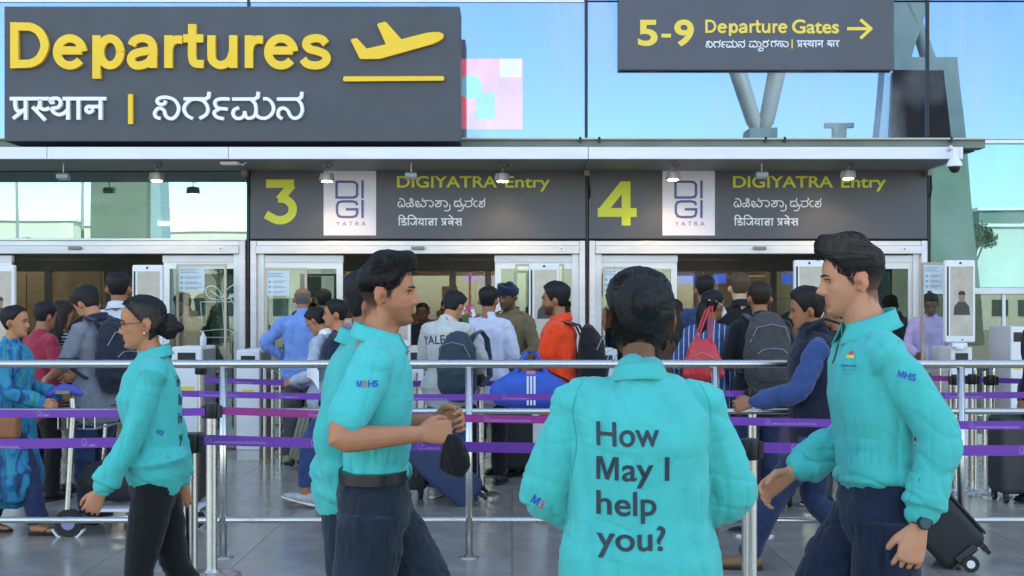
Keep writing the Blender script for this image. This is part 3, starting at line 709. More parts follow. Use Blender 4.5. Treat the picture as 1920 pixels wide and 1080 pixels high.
# far buildings and trees across the road
m_far = mat('far_concrete', (.45, .47, .42), .8, noise_=.1, nscale=.3)
for i, (px, w, h, lab) in enumerate(((20, 14, 9.0, 'low pale building mirrored at the left of the transom glass'), (110, 9, 8.7, 'low pale building mirrored between the two street lamps'), (360, 22, 8.3, 'long low building mirrored right of the transom pylon'), (1840, 16, 8.9, 'pale building mirrored in the right hand green glass'), (1905, 4, 10.4, 'tall green block mirrored in the right hand green glass'))):
    sa = 22; a = mir(px, 440, sa)
    t = empty('far_building', (a.x, a.y - i * 1.7, 0), 0, lab, 'building')
    MB().box(-w / 2, w / 2, -4, 4, 0, h).build('wall', m_far if i != 4 else m_pyl, t); MB().box(-w / 2 - .2, w / 2 + .2, -4.2, 4.2, h, h + .25).build('roof', mat('pale_roof', (.6, .6, .58), .6), t)
    for j in range(int(w / 2.2)):
        MB().box(-w / 2 + .5 + j * 2.2, -w / 2 + 1.8 + j * 2.2, 4.01, 4.06, 1.2, 2.6).build('window', mat('far_window', (.04, .06, .07), .2), t)
m_leaf = mat('tree_leaves', (.07, .12, .045), .7, noise_=.4, nscale=6)
m_bark = mat('tree_bark', (.09, .07, .05), .9)
def tree(px, h, r, lab, sa=27, n=3600):
    a = mir(px, 440, sa); t = empty('tree', (a.x, a.y, 0), 0, lab, 'tree', 'trees across the road')
    tb = MB().tube([(0, 0, 0), (.1, 0, h * .5), (.0, .1, h * .85)], [.2, .14, .04], 8)
    rr = random.Random(int(px)); cl = []
    for i in range(9):
        an = rr.uniform(0, 6.28); c = Vector((math.cos(an) * r * .6 * rr.random(), math.sin(an) * r * .6 * rr.random(), h * .68 + rr.uniform(-.25, .3) * r)); cl.append((c, r * rr.uniform(.3, .5)))
        tb.tube([(.05, 0, h * .45), c * .7 + Vector((0, 0, h * .15)), c], [.07, .05, .02], 6)
    tb.build('trunk', m_bark, t)
    V = []; F = []
    for i in range(n):
        c, q = cl[i % 9]; d = Vector((rr.gauss(0, 1), rr.gauss(0, 1), rr.gauss(0, .8))).normalized() * q * rr.uniform(.5, 1.1)
        p = c + d; u = Vector((rr.gauss(0, 1), rr.gauss(0, 1), rr.gauss(0, 1))).normalized() * .10; v = u.orthogonal().normalized() * .05
        k = len(V); V += [p - u, p + v, p + u, p - v]; F.append((k, k + 1, k + 2, k + 3))
    tag(MB().add(V, F).build('crown', m_leaf, t), kind='stuff')
tree(1822, 10.0, 1.7, 'leafy tree mirrored beside the right hand pylon'); tree(60, 7.6, 2.2, 'leafy tree mirrored low in the transom glass'); tree(420, 7.6, 2.0, 'leafy tree mirrored beside sign 3')
# ------------------------------------------------------------------ steel railing
SR = 307.0; yr = FP / SR
rail = empty('barrier_railing', (0, yr, 0), 0, 'long brushed steel railing with three horizontal tubes', 'railing')
def rx(px): return (px - 960) / SR
RT, RM, RB = EYE - 97.5 / SR, EYE - 186 / SR, EYE - 390 / SR
xa, xb = rx(-420), rx(2340)
MB().tube([(xa, 0, RT), (xb, 0, RT)], .0255, 20).build('top_rail', M_steel, rail, True)
posts = [rx(419 + 461 * k - .5) for k in range(-1, 5)]
for p, q in zip([xa] + posts, posts + [xb]):
    MB().tube([(p + .018, 0, RM), (q - .018, 0, RM)], .0185, 16).build('mid_rail', M_steel, rail, True)
    MB().tube([(p + .018, 0, RB), (q - .018, 0, RB)], .0195, 16).build('bottom_rail', M_steel, rail, True)
pm = None
for p in posts:
    if pm is None:
        b = MB().tube([(0, 0, .0), (0, 0, RT - .02)], .0225, 18); pm = mkmesh('post', b.V, b.F, M_steel, True)
        f = MB().lathe([(.062, 0.0005), (.062, .004), (.045, .009), (.024, .012)], n=24); fm = mkmesh('base_plate', f.V, f.F, M_steel, True)
    link('post', pm, rail, (p, 0, 0)); link('base_plate', fm, rail, (p, 0, 0))

# ------------------------------------------------------------------ belt stanchions and belts
M_pur = mat('purple_belt', (.17, .035, .36), .6, noise_=.06, nscale=9, bump=.1, bscale=400)
M_mag = mat('magenta_belt', (.30, .02, .20), .6, noise_=.06, nscale=9, bump=.1, bscale=400)
M_bprint = mat('belt_print', (.42, .28, .60), .6)
HS = .985
_st = [None]
def stanchion(px, s, label, h=HS):
    loc = ((px - 960) / s, FP / s, 0)
    if _st[0] is None:
        t = empty('belt_stanchion', loc, 0, label, 'stanchion', 'steel belt stanchions of the queue')
        MB().lathe([(.165, 0.001), (.165, .012), (.14, .024), (.05, .034), (.036, .05)], n=32).build('base', M_steel, t, True)
        MB().tube([(0, 0, .03), (0, 0, h - .085)], .0315, 24).build('pole', M_steel, t, True)
        MB().lathe([(.033, h - .085), (.036, h - .08), (.037, h - .02), (.037, h - .006), (.031, h)], n=24).build('head', M_blk, t, True)
        MB().box(.034, .056, -.016, .016, h - .082, h - .012, .003).build('belt_clip', M_blk, t)
        MB().box(-.056, -.034, -.016, .016, h - .082, h - .012, .003).build('belt_clip', M_blk, t)
        _st[0] = t; return t
    return dup(_st[0], loc, None, label)
stanchion(397, 332, 'stanchion in front of the railing post with a magenta belt clipped on')
stanchion(1405, 461, 'stanchion between the jacket with black lettering and the walking man with the watch')
stanchion(357, 440, 'stanchion directly behind the woman in black trousers')
stanchion(901, 230, 'stanchion behind the railing beside the blue duffel bag')
stanchion(1410, 276, 'stanchion behind the railing beside the purple suitcase')
stanchion(377, 196, 'stanchion in the queue before the glass screen')
stanchion(1823, 226, 'stanchion behind the railing post under the last face scanner')
stanchion(1792, 228, 'stanchion standing first of the row by the green glass', )
stanchion(1858, 229, 'stanchion beside the grey suitcase at the end')
stanchion(-60, 336, 'stanchion beyond the lady in the blue kurta')

def belt(px0, py0, s0, px1, py1, s1, m, label, w=.043, prints=(.3,), grp='retractable queue belts', flip=False):
    a, b = W(px0, py0, s0), W(px1, py1, s1); d = b - a; L = math.hypot(d.x, d.y); ang = math.atan2(d.y, d.x)
    t = empty('queue_belt', a, ang, label, 'belt', grp)
    n = 24; V = []; F = []
    for i in range(n + 1):
        u = i / n; z = d.z * u - .012 * math.sin(PI * u) * L / 2.5; wob = .004 * math.sin(9 * u + px0)
        for yy in (-.0008, .0008):
            for zz in (-w / 2, w / 2): V.append((u * L, yy + wob, z + zz))
    for i in range(n):
        q = i * 4; r = q + 4
        F += [(q, q + 1, r + 1, r), (q + 2, r + 2, r + 3, q + 3), (q + 1, q + 3, r + 3, r + 1), (q, r, r + 2, q + 2)]
    F += [(0, 2, 3, 1), (n * 4, n * 4 + 1, n * 4 + 3, n * 4 + 2)]
    MB().add(V, F).build('strap', m, t)
    for u in prints:
        z = d.z * u - .012 * math.sin(PI * u) * L / 2.5; wob = .004 * math.sin(9 * u + px0); x = u * L
        mb = MB(); k = w / .046
        for P in ([(x, z - .012), (x - .006, z + .002), (x, z + .014), (x + .012, z + .016)], [(x + .004, z - .004), (x + .012, z + .006), (x + .020, z + .008)], [(x + .006, z - .008), (x + .016, z - .002), (x + .024, z)], [(x, z - .012), (x + .02, z - .012), (x + .26, z - .014)]):
            V, F = ribbon(smooth_pts([(p[0], p[1]) for p in P]), .0022 * k, wob - .0022, wob - .0011); mb.add(V, F)
        mb.build('logo_print', M_bprint, t)
        text('KEMPEGOWDA INTERNATIONAL AIRPORT BENGALURU', x + .03, wob - .0015, z - .0115, .0075, M_bprint, t, 'lettering', off=.01, width=.22, tiny=True)['kind'] = 'stuff'
    return t
belt(410, 770, 332, 1390, 790, 345, M_mag, 'magenta belt running from the front stanchion behind the walking man', prints=(.18, .52, .8))
belt(-50, 775, 336, 384, 772, 333, M_pur, 'purple belt passing in front of the lady in the blue kurta', prints=(.28,))
belt(1330, 788, 358, 2050, 797, 362, M_pur, 'purple belt crossing in front of the man in the navy vest', prints=(.15, .68))
belt(-160, 832, 425, 340, 826, 440, M_pur, 'lower purple belt ending behind the woman in black trousers', prints=(.2, .64))
belt(370, 824, 440, 1388, 842, 461, M_pur, 'long lower purple belt passing behind the held black cap', prints=(.02, .22, .42))
belt(1425, 839, 461, 2100, 843, 455, M_pur, 'lower purple belt behind the walking man with the watch', prints=(.09, .72))
belt(384, 713, 200, 892, 719, 230, M_pur, 'farthest purple belt beside the white kiosk', prints=(.12, .4, .86), w=.05)
belt(340, 738, 275, 1060, 744, 280, M_pur, 'purple belt passing over the blue duffel bag', prints=(.05, .26, .6, .84))
belt(912, 719, 230, 1290, 716, 234, M_pur, 'purple belt behind the blue duffel bag', prints=(.5,))
belt(1285, 716, 236, 1475, 717, 236, M_pur, 'purple belt behind the red handbag', prints=(.2, .92))
belt(1290, 737, 276, 1400, 738, 276, M_pur, 'short purple belt under the red handbag', prints=(.66,))
belt(1420, 738, 276, 2050, 739, 275, M_pur, 'purple belt ending near the railing at the green glass', prints=(.56, .80))
belt(1745, 709, 224, 1813, 710, 226, M_mag, 'short magenta belt before the white kiosk by the green glass', prints=())
belt(1833, 712, 226, 2000, 716, 228, M_pur, 'purple belt clipped on beside the grey suitcase', prints=())

# ------------------------------------------------------------------ e-gate kiosks, face scanners, glass screens
def kiosk(px, y0, y1, w, label, s=185, d=.55, first=None):
    t = empty('gate_cabinet', ((px - 960) / s, FP / s, 0), 0, label, 'cabinet', 'white e-gate cabinets in front of the doors')
    h = EYE + (HY - y0) / s; hw = w / s / 2
    MB().box(-hw, hw, 0, d, .10, h, .012).build('cabinet_body', M_white, t); MB().box(-hw + .005, hw - .005, .01, d - .01, 0, .098).build('plinth', M_alu, t)
    MB().box(hw + .001, hw + .012, .05, d - .05, .12, h - .03).build('side_panel', M_grey, t)
    MB().box(-hw * .6, hw * .6, -.006, -.001, h - .16, h - .06, .002).build('reader', M_blk, t)
    MB().box(-hw * .5, hw * .5, -.004, -.001, h - .45, h - .40).build('notice', M_yel2, t)
    return t
kiosk(465, 656, 863, 44, 'white cabinet left of the man in the blue shirt'); kiosk(350, 650, 862, 56, 'white cabinet before the brown uniformed guard', s=186)
kiosk(700, 655, 863, 44, 'white cabinet hidden behind the man holding the cap', s=184); kiosk(779, 650, 862, 30, 'slim cabinet next to the man in the white sweater', s=182)
kiosk(1010, 655, 862, 44, 'white cabinet behind the man in the orange shirt'); kiosk(1135, 655, 863, 44, 'white cabinet hidden by the hair bun', s=186)
kiosk(1640, 655, 863, 44, 'white cabinet hidden by the teal jacket', s=184); kiosk(1803, 651, 862, 40, 'white cabinet under the last face scanner', s=183)
kiosk(1908, 612, 862, 26, 'grey edged cabinet before the green glass at the end', s=180); kiosk(10, 655, 862, 44, 'white cabinet behind the lady in the blue kurta', s=184)

M_scr = mat('dim_screen', (.25, .25, .24), .15, noise_=.25, nscale=6, emit=(.4, .42, .42), es=.10)
def scanner(px, y0, y1, label, s=183, w=57, face=True):
    t = empty('face_scanner', ((px - 960) / s, FP / s - .02, 0), 0, label, 'scanner', 'white upright face scanning screens')
    z0, z1 = EYE + (HY - y1) / s, EYE + (HY - y0) / s; hw = w / s / 2
    MB().box(-hw, hw, -.03, .04, z0, z1, .016).build('housing', M_white, t)
    MB().box(-hw + .055, hw - .028, -.034, -.0305, z0 + .07, z1 - .065).build('screen', M_scr, t)
    MB().box(-hw + .018, -hw + .036, -.034, -.0305, z0 + .07, z1 - .065, .002).build('light_strip', M_blk, t)
    MB().cyl((0, -.032, z1 - .03), .012, .006, 'y', 14).build('lens', M_blk, t); MB().cyl((.02, -.032, z0 + .028), .008, .006, 'y', 12).build('button', M_dark, t)
    MB().box(-.08, .08, -.02, .03, z0 - .05, z0 - .002, .01).build('neck', M_white, t); MB().tube([(0, .0, 1.12), (0, 0, z0 - .04)], .05, 12).build('stem', M_white, t)
    if face:   # the mirrored visitor printed on the display
        c = MB(); zc = (z0 + z1) / 2 + .05
        V, F = loft([(.012, -.0352, zc - .19), (.012, -.0352, zc - .10), (.012, -.0352, zc - .05)], [(.085, .0006), (.075, .0006), (.03, .0006)], n=14, dome=0); c.add(V, F)
        c.build('shown_torso', mat('screen_dark_cloth', (.035, .04, .04), .4), t)
        V, F = loft([(.012, -.0365, zc - .055), (.012, -.0365, zc - .01), (.012, -.0365, zc + .035)], [(.022, .0006), (.034, .0006), (.026, .0006)], n=14, dome=0)
        MB().add(V, F).build('shown_face', mat('screen_skin', (.28, .16, .10), .4), t)
        V, F = loft([(.012, -.0378, zc + .015), (.012, -.0378, zc + .035), (.012, -.0378, zc + .055)], [(.036, .0006), (.036, .0006), (.02, .0006)], n=14, dome=0)
        MB().add(V, F).build('shown_hair', mat('screen_hair', (.01, .01, .01), .4), t)
    return t
scanner(279, 497, 655, 'white face scanner above the shirt of the man in white'); scanner(2, 497, 655, 'white face scanner above the lady in the blue kurta')
scanner(1020, 494, 650, 'white face scanner behind the man in the orange shirt', face=True)
scanner(1515, 488, 640, 'white face scanner over the head of the man in the navy vest', w=56, face=False)
scanner(1797, 488, 642, 'white face scanner beside the seated official in lilac'); scanner(742, 494, 650, 'white face scanner behind the cap holder', face=False)

M_brz = mat('pale_bronze_frame', (.42, .36, .29), .4, .5)
def screen(px0, px1, y0, label, s=178, poster=None, pm_=None):
    x0, x1 = (px0 - 960) / s, (px1 - 960) / s; xc = (x0 + x1) / 2; z1 = EYE + (HY - y0) / s
    t = empty('glass_screen', (xc, FP / s, 0), 0, label, 'screen', 'glass screens between the gates')
    h = (x1 - x0) / 2
    MB().box(-h, -h + .025, -.012, .012, 0, z1 - .026).build('post', M_brz, t); MB().box(h - .025, h, -.012, .012, 0, z1 - .026).build('post', M_brz, t)
    MB().box(-h, h, -.013, .013, z1 - .025, z1).build('top_frame', M_brz, t); MB().box(-h + .026, h - .026, -.004, .004, .9, z1 - .027).build('glass_pane', M_glass_clear, t)
    MB().box(-h + .026, h - .026, -.01, .01, .86, .899).build('shelf_edge', M_brz, t)
    if poster:
        a, b, c, d = poster; X0, X1 = (a - 960) / s - xc, (b - 960) / s - xc; Z0, Z1 = EYE + (HY - d) / s, EYE + (HY - c) / s
        p = MB().box(X0, X1, -.0085, -.0048, Z0, Z1).build('notice', mat('notice_paper', (.62, .68, .72), .6), t)
        lines = MB()
        for i in range(3): lines.box(X0 + .02, X1 - .06 - .03 * (i % 2), -.0105, -.0087, Z1 - .035 - i * .018, Z1 - .029 - i * .018)
        for i in range(3):
            for j in range(2): lines.box(X0 + .075, X1 - .03 - .04 * ((i + j) % 2), -.0105, -.0087, Z1 - .115 - i * .055 - j * .016, Z1 - .109 - i * .055 - j * .016)
        lines.build('printed_lines', mat('print_grey_blue', (.22, .28, .36), .6), p)
        for i in range(3): MB().cyl((X0 + .04, -.0095, Z1 - .12 - i * .055), .014, .002, 'y', 12).build('print_symbol', mat('print_cyan', (.12, .4, .6), .6), p)
    return t
screen(331, 425, 495, 'glass screen with a white notice and drawn ribbon bow before the guard', poster=(334, 384, 499, 545))
screen(497, 576, 502, 'glass screen with a white notice beside the bald man', poster=(499, 543, 507, 554))
screen(966, 1058, 495, 'glass screen before the policeman'); screen(1130, 1200, 500, 'glass screen with a notice behind the hair bun', poster=(1130, 1165, 503, 552))
screen(1727, 1790, 492, 'glass screen with a white notice before the seated official', poster=(1730, 1770, 496, 545))
# ribbon bow drawn on the guard's screen glass and the framed easel behind
tb = empty('bow_sticker', (0, 0, 0), 0, 'pale outline of a ribbon bow and gift box stuck on the door glass', 'sticker')
cb = lambda P: [(W(u, v, 164).x, W(u, v, 164).z) for u, v in P]; ybw = FP / 164 - .14
mst = mat('pale_sticker_line', (.45, .62, .62), .5)
for P in ([(421, 563), (398, 558), (392, 543), (404, 536), (418, 546), (421, 563)], [(421, 563), (430, 545), (444, 535), (446, 548), (436, 558), (421, 563)], [(421, 560), (405, 548), (400, 545)], [(382, 566), (440, 566)], [(382, 566), (390, 664)], [(421, 566), (436, 560), (445, 572)], [(388, 620), (440, 620), (444, 660)], [(392, 632), (440, 632)], [(423, 567), (430, 664)]):
    V, F = ribbon(smooth_pts(cb(P)), 1.6 / 164, ybw - .002, ybw); MB().add(V, F).build('line', mst, tb)

q = W(376, 650, 186)
t = empty('sanitiser_bottle', (q.x, q.y + .1, EYE + (HY - 650) / 186 + .001), 0, 'clear pump bottle of hand sanitiser on the white cabinet', 'bottle')
MB().lathe([(.028, 0), (.034, .01), (.034, .085), (.024, .11), (.012, .118)], n=20).build('bottle_body', mat('milky_plastic', (.6, .65, .7), .25), t, True)
MB().tube([(0, 0, .118), (0, 0, .15), (-.03, 0, .152)], .006, 8).cyl((0, 0, .125), .014, .02).build('pump', M_white, t)

# thin steel guide rails near the doors
def guide(px0, px1, s, label, y0=None):
    t = empty('guide_rail', ((px0 - 960) / s, FP / s, 0), 0, label, 'railing', 'short steel guide rails at the gates')
    w = (px1 - px0) / s; n = 3
    for i in range(n): MB().tube([(w * i / (n - 1), 0, 0), (w * i / (n - 1), 0, .93)], .019, 12).build('post', M_steel, t, True)
    MB().tube([(0, 0, .93), (0, 0, .96), (.03, 0, .985), (w - .03, 0, .985), (w, 0, .96), (w, 0, .93)], .019, 12).build('hand_rail', M_steel, t, True)
    MB().tube([(.02, 0, .5), (w - .02, 0, .5)], .012, 10).build('cross_rail', M_steel, t, True)
guide(1762, 1800, 192, 'short steel rail left of the last white cabinet'); guide(1828, 1862, 194, 'short steel rail right of the last white cabinet')
guide(1446, 1475, 196, 'short steel rail behind the purple suitcase'); guide(760, 800, 200, 'short steel rail behind the cap holder'); guide(497, 526, 190, 'short steel rail beside the bald man in the blue shirt')

# ------------------------------------------------------------------ luggage and trolley
def wheel(parent, c, r, w, axis='y', m=None, hub=None):
    p = MB().cyl(c, r, w, axis, 20).build('wheel', m or M_rub, parent, True)
    MB().cyl(c, r * .5, w * 1.12, axis, 14).build('hub', hub or M_white, p, True)
def suitcase(loc, rz, w, d, h, m, label, tilt=0, handle=.0, soft=False, ribs=False, wr=.032, tiltside=0):
    t = empty('suitcase', loc, rz, label, 'suitcase'); t.rotation_euler = (tilt, tiltside, rz)
    z0 = wr * 2 + .005
    MB().box(-w / 2, w / 2, -d / 2, d / 2, z0, z0 + h, min(.05, d * .22)).build('shell', m, t, True)
    if soft:
        MB().box(-w / 2 + .03, w / 2 - .03, -d / 2 - .03, -d / 2 + .01, z0 + .06, z0 + h * .62, .014).build('front_pocket', m, t, True)
        MB().box(-w / 2 + .04, w / 2 - .04, -d / 2 - .02, -d / 2 + .01, z0 + h * .66, z0 + h - .05, .012).build('front_pocket', m, t, True)
    if ribs:
        for i in range(7):
            x = -w / 2 + .05 + i * (w - .1) / 6; MB().box(x - .008, x + .008, -d / 2 - .006, d / 2 + .006, z0 + .05, z0 + h - .05, .003).build('rib', m, t)
    MB().tube([(-.08, 0, z0 + h), (-.07, 0, z0 + h + .03), (.07, 0, z0 + h + .03), (.08, 0, z0 + h)], .010, 8).build('carry_handle', M_blk, t, True)
    for sx in (-1, 1):
        for sy in (-1, 1): 
            MB().box(sx * (w / 2 - .05) - .018, sx * (w / 2 - .05) + .018, sy * (d / 2 - .045) - .018, sy * (d / 2 - .045) + .018, wr, z0 + .006, .004).build('castor', M_blk, t)
            wheel(t, (sx * (w / 2 - .05), sy * (d / 2 - .045), wr), wr, .024, 'x', M_rub, M_grey)
    if handle > 0:
        for sx in (-1, 1): MB().tube([(sx * w * .26, d / 2 - .03, z0 + h - .01), (sx * w * .26, d / 2 - .03, z0 + h + handle)], .0085, 8).build('handle_rod', M_aluw, t, True)
        MB().box(-w * .26 - .02, w * .26 + .02, d / 2 - .05, d / 2 - .01, z0 + h + handle, z0 + h + handle + .03, .008).build('grip', M_blk, t)
    return t
def gp(px, s): return ((px - 960) / s, FP / s, 0)
c_pur = mat('case_purple', (.05, .03, .09), .45, noise_=.12, nscale=30); c_pur2 = mat('case_violet', (.09, .05, .14), .5, noise_=.1, nscale=30)
c_beige = mat('case_beige', (.22, .20, .15), .45, noise_=.1, nscale=20); c_navy = mat('case_navy', (.03, .05, .12), .8, noise_=.15, nscale=60)
c_blk = mat('case_black', (.017, .018, .02), .7, noise_=.2, nscale=60); c_char = mat('case_charcoal', (.04, .04, .046), .6, noise_=.12, nscale=30)
c_brn = mat('case_dark_brown', (.035, .022, .018), .5, noise_=.2, nscale=20)
suitcase(gp(131, 203), .25, .27, .25, .55, c_pur, 'dark purple suitcase standing behind the lady in the blue kurta', handle=.35)
suitcase(gp(575, 197), -.35, .36, .24, .52, c_beige, 'ribbed beige suitcase leaning behind the man in the blue shirt', ribs=True, tiltside=.28)
suitcase(gp(1454, 241), .1, .27, .24, .62, c_pur2, 'violet suitcase with long silver handle rods by the stanchion', handle=.32)
s = suitcase((gp(898, 238)[0] + .02, FP / 238, .0), 0, .24, .42, .62, c_navy, 'navy soft suitcase tilted back behind the railing post', soft=False); s.rotation_euler = (0, R(-50), 0)
s = suitcase((gp(1822, 316)[0] - .0, FP / 316, .03), 0, .30, .36, .54, c_blk, 'black wheeled suitcase towed at a slant behind the walking man with the watch', soft=False); s.rotation_euler = (0, R(-42), R(-12))
for ch in s.children:
    pass
MB().box(.151, .170, -.15, .15, .1, .58, .012).build('front_pocket', c_blk, s, True); MB().box(-.07, .07, -.20, -.182, .07, .12, .01).build('wheel_guard', M_blk, s)
wheel(s, (-.02, -.197, .04), .047, .03, 'y'); MB().cyl((.02, -.186, .40), .022, .014, 'y', 14).build('badge', M_aluw, s)
for yy in (-.08, .08): MB().tube([(-.125, yy, .6), (-.125, yy, 1.0)], .008, 8).build('handle_rod', M_aluw, s)
suitcase(gp(1912, 236), .05, .42, .28, .62, c_char, 'charcoal suitcase standing behind the railing at the end', soft=False)
suitcase(gp(960, 205), .0, .38, .28, .52, c_blk, 'black suitcase on the floor under the blue duffel bag')
suitcase(gp(770, 232), .2, .26, .2, .45, c_char, 'small charcoal trolley case behind the navy suitcase')

t = empty('duffel_bag', W(993, 765, 262) + Vector((0, 0, -.0)), R(4), 'blue duffel bag with white stripes carried by the man in orange', 'bag')
m_bl = mat('bag_blue', (.02, .09, .48), .65, noise_=.12, nscale=18, bump=.2, bscale=40)
V, F = loft([(-.2, 0, .11), (-.12, 0, .125), (0, 0, .13), (.12, 0, .125), (.2, 0, .11)], [(.10, .09), (.135, .12), (.14, .125), (.135, .12), (.10, .09)], ref=(0, 0, 1), n=28, p=.7)
MB().add(V, F).build('bag_body', m_bl, t, True)
for i in range(3): 
    P = [(-.024 + i * .024, .245), (-.024 + i * .024, .10), (-.024 + i * .024, .02)]
    MB().box(P[0][0] - .007, P[0][0] + .007, -.1275, -.124, .03, .235).build('stripe', M_wht2, t)
MB().box(-.03, .035, -.09, -.05, .243, .268, .004).build('badge', mat('pink_badge', (.6, .2, .25), .5), t)
for yy in (-.05, .05): MB().tube([(-.11, yy, .2), (-.09, yy, .30), (-.02, yy, .40), (.04, yy, .40), (.1, yy, .3), (.12, yy, .2)], .012, 8).build('carry_handle', m_bl, t, True)

# luggage trolley pushed by the lady in the blue kurta
ST = 272.0
tr = empty('luggage_trolley', ((160 - 960) / ST, FP / ST, 0), 0, 'steel luggage trolley with blue handle grips', 'trolley')
def tx(px): return (px - 160) / ST
def tz(py): return EYE + (HY - py) / ST
m_hb = mat('grip_blue', (.05, .06, .36), .45)
for yy, dx in ((-.24, 0), (.24, 46)):
    MB().tube([(tx(150 + dx * .3), yy, tz(985)), (tx(162 + dx * .3), yy, tz(760)), (tx(160 + dx * .3), yy, tz(742))], .019, 12).build('upright', M_steel, tr, True)
    V, F = loft([(tx(108 + dx * 1.3), yy, tz(746)), (tx(122 + dx * 1.3), yy, tz(733)), (tx(145 + dx * 1.3), yy, tz(723)), (tx(166 + dx * 1.3), yy, tz(728)), (tx(176 + dx * 1.3), yy, tz(734))], [(.02, .016), (.026, .018), (.034, .02), (.034, .02), (.018, .014)], ref=(0, 0, 1), n=14)
    MB().add(V, F).build('grip', m_hb, tr, True)
    MB().box(tx(132 + dx * 1.3), tx(158 + dx * 1.3), yy - .023, yy - .016, tz(734), tz(727), .002).build('grip_inlay', c_beige, tr)
    MB().tube([(tx(152), yy, .10), (tx(300), yy * .9, .14), (tx(388), yy * .7, .16), (tx(392), yy * .3, .16)], .014, 10).build('base_tube', M_steel, tr, True)
    wheel(tr, (tx(155), yy - .0, .092), .092, .04, 'y', M_rub, mat('wheel_lilac', (.25, .25, .45), .5))
    V, F = ribbon([(tx(155) + x_, .092 + z_) for x_, z_ in ell(0, 0, .108, -.108, 200, 335, 14)], .012, yy - .03, yy + .03); MB().add(V, F).build('mudguard', M_aluw, tr)
wheel(tr, (tx(363), .0, .075), .075, .04, 'y', M_rub, M_grey)
MB().tube([(tx(363), 0, .1), (tx(375), 0, .17)], .015, 8).build('fork', M_steel, tr, True)
bk = MB()
for z in (tz(765), tz(775), tz(798)): bk.tube([(tx(133), -.22, z), (tx(200), -.22, z), (tx(205), .22, z), (tx(138), .22, z), (tx(133), -.22, z)], .006, 6)
for x in (133, 150, 180, 200): bk.tube([(tx(x), -.22, tz(765)), (tx(x), -.22, tz(798))], .005, 6)
bk.build('wire_basket', M_steel, tr, True)
MB().box(tx(185), tx(388), -.2, .2, .155, .175, .004).build('platform', M_aluw, tr)
o = empty('holdall', ((225 - 960) / ST, FP / ST, .18), 0, 'round black holdall lying on the trolley behind the woman in black trousers', 'bag')
V, F = loft([(-.16, 0, .16), (0, 0, .17), (.18, 0, .16)], [(.13, .14), (.16, .16), (.14, .14)], ref=(0, 0, 1), n=20); MB().add(V, F).build('bag_body', c_blk, o, True)
o = empty('travel_bag', ((352 - 960) / 268., FP / 268. + .02, .18), 0, 'dark brown bag with brass clasps standing on the trolley', 'bag')
MB().box(-.14, .12, -.13, .13, 0, .47, .05).build('bag_body', c_brn, o, True)
for i in range(3): MB().box(.06, .075, -.138, -.129, .12 + i * .07, .16 + i * .07, .002).build('clasp', mat('brass', (.6, .45, .2), .35, .9), o)
o = empty('tote_bag', W(22, 812, 282) + Vector((0, -.12, 0)), 0, 'tan leather bag on the side of the lady in the blue kurta', 'bag')
MB().box(-.16, .10, -.05, .05, -.02, .12, .02).build('bag_body', mat('tan_leather', (.32, .11, .04), .5, noise_=.1, nscale=20), o, True)
MB().tube([(-.1, -.03, .1), (-.12, -.02, .4), (-.06, .02, .62)], .01, 8).build('strap', mat('tan_leather', (.32, .11, .04)), o, True)
# ------------------------------------------------------------------ people
def skinmat(name, c): return mat('skin_' + name, c, .52, noise_=.07, nscale=18, bump=.12, bscale=220, sss=.12, attr=True, spec=.35)
SK_A = skinmat('warm', (.49, .205, .108)); SK_B = skinmat('brown', (.35, .145, .075)); SK_E = skinmat('light_warm', (.58, .265, .155)); SK_C = skinmat('dark', (.17, .08, .045)); SK_D = skinmat('fair', (.58, .36, .26))
def hairmat(name, c, r=.5):
    m = mat('hair_' + name, c, r, noise_=.4, nscale=30, stretch=(6, 1, 1), bump=.4, bscale=90, spec=.28); return m
H_BLK = hairmat('black', (.009, .008, .009)); H_BRN = hairmat('dark_brown', (.025, .013, .008)); H_GRY = hairmat('grey', (.12, .11, .10), .7); H_LBR = hairmat('light_brown', (.09, .05, .03))
H_STR = hairmat('strand_sheen', (.035, .030, .028), .38)
M_eyew = mat('eye_white', (.42, .38, .36), .4); M_iris = mat('eye_iris', (.02, .01, .006), .45); M_lash = mat('lash', (.01, .008, .007), .6)
T_ = [0, .03, .08, .15, .22, .3, .4, .5, .58, .66, .75, .84, .91, .96, .985, 1.0]
F_ = [.060, .078, .0865, .0855, .0865, .087, .087, .0875, .091, .0915, .0875, .075, .057, .037, .021, .001]
B_ = [.0, .005, .015, .03, .045, .062, .078, .090, .096, .098, .096, .085, .066, .045, .026, .001]
W_ = [.016, .027, .040, .050, .056, .061, .067, .072, .075, .077, .076, .069, .055, .038, .022, .001]
HH = .225
def g_(x, c, s): return np.exp(-((x - c) / s) ** 2)
def sm(x, a, b):
    u = np.clip((x - a) / (b - a), 0, 1); return u * u * (3 - 2 * u)
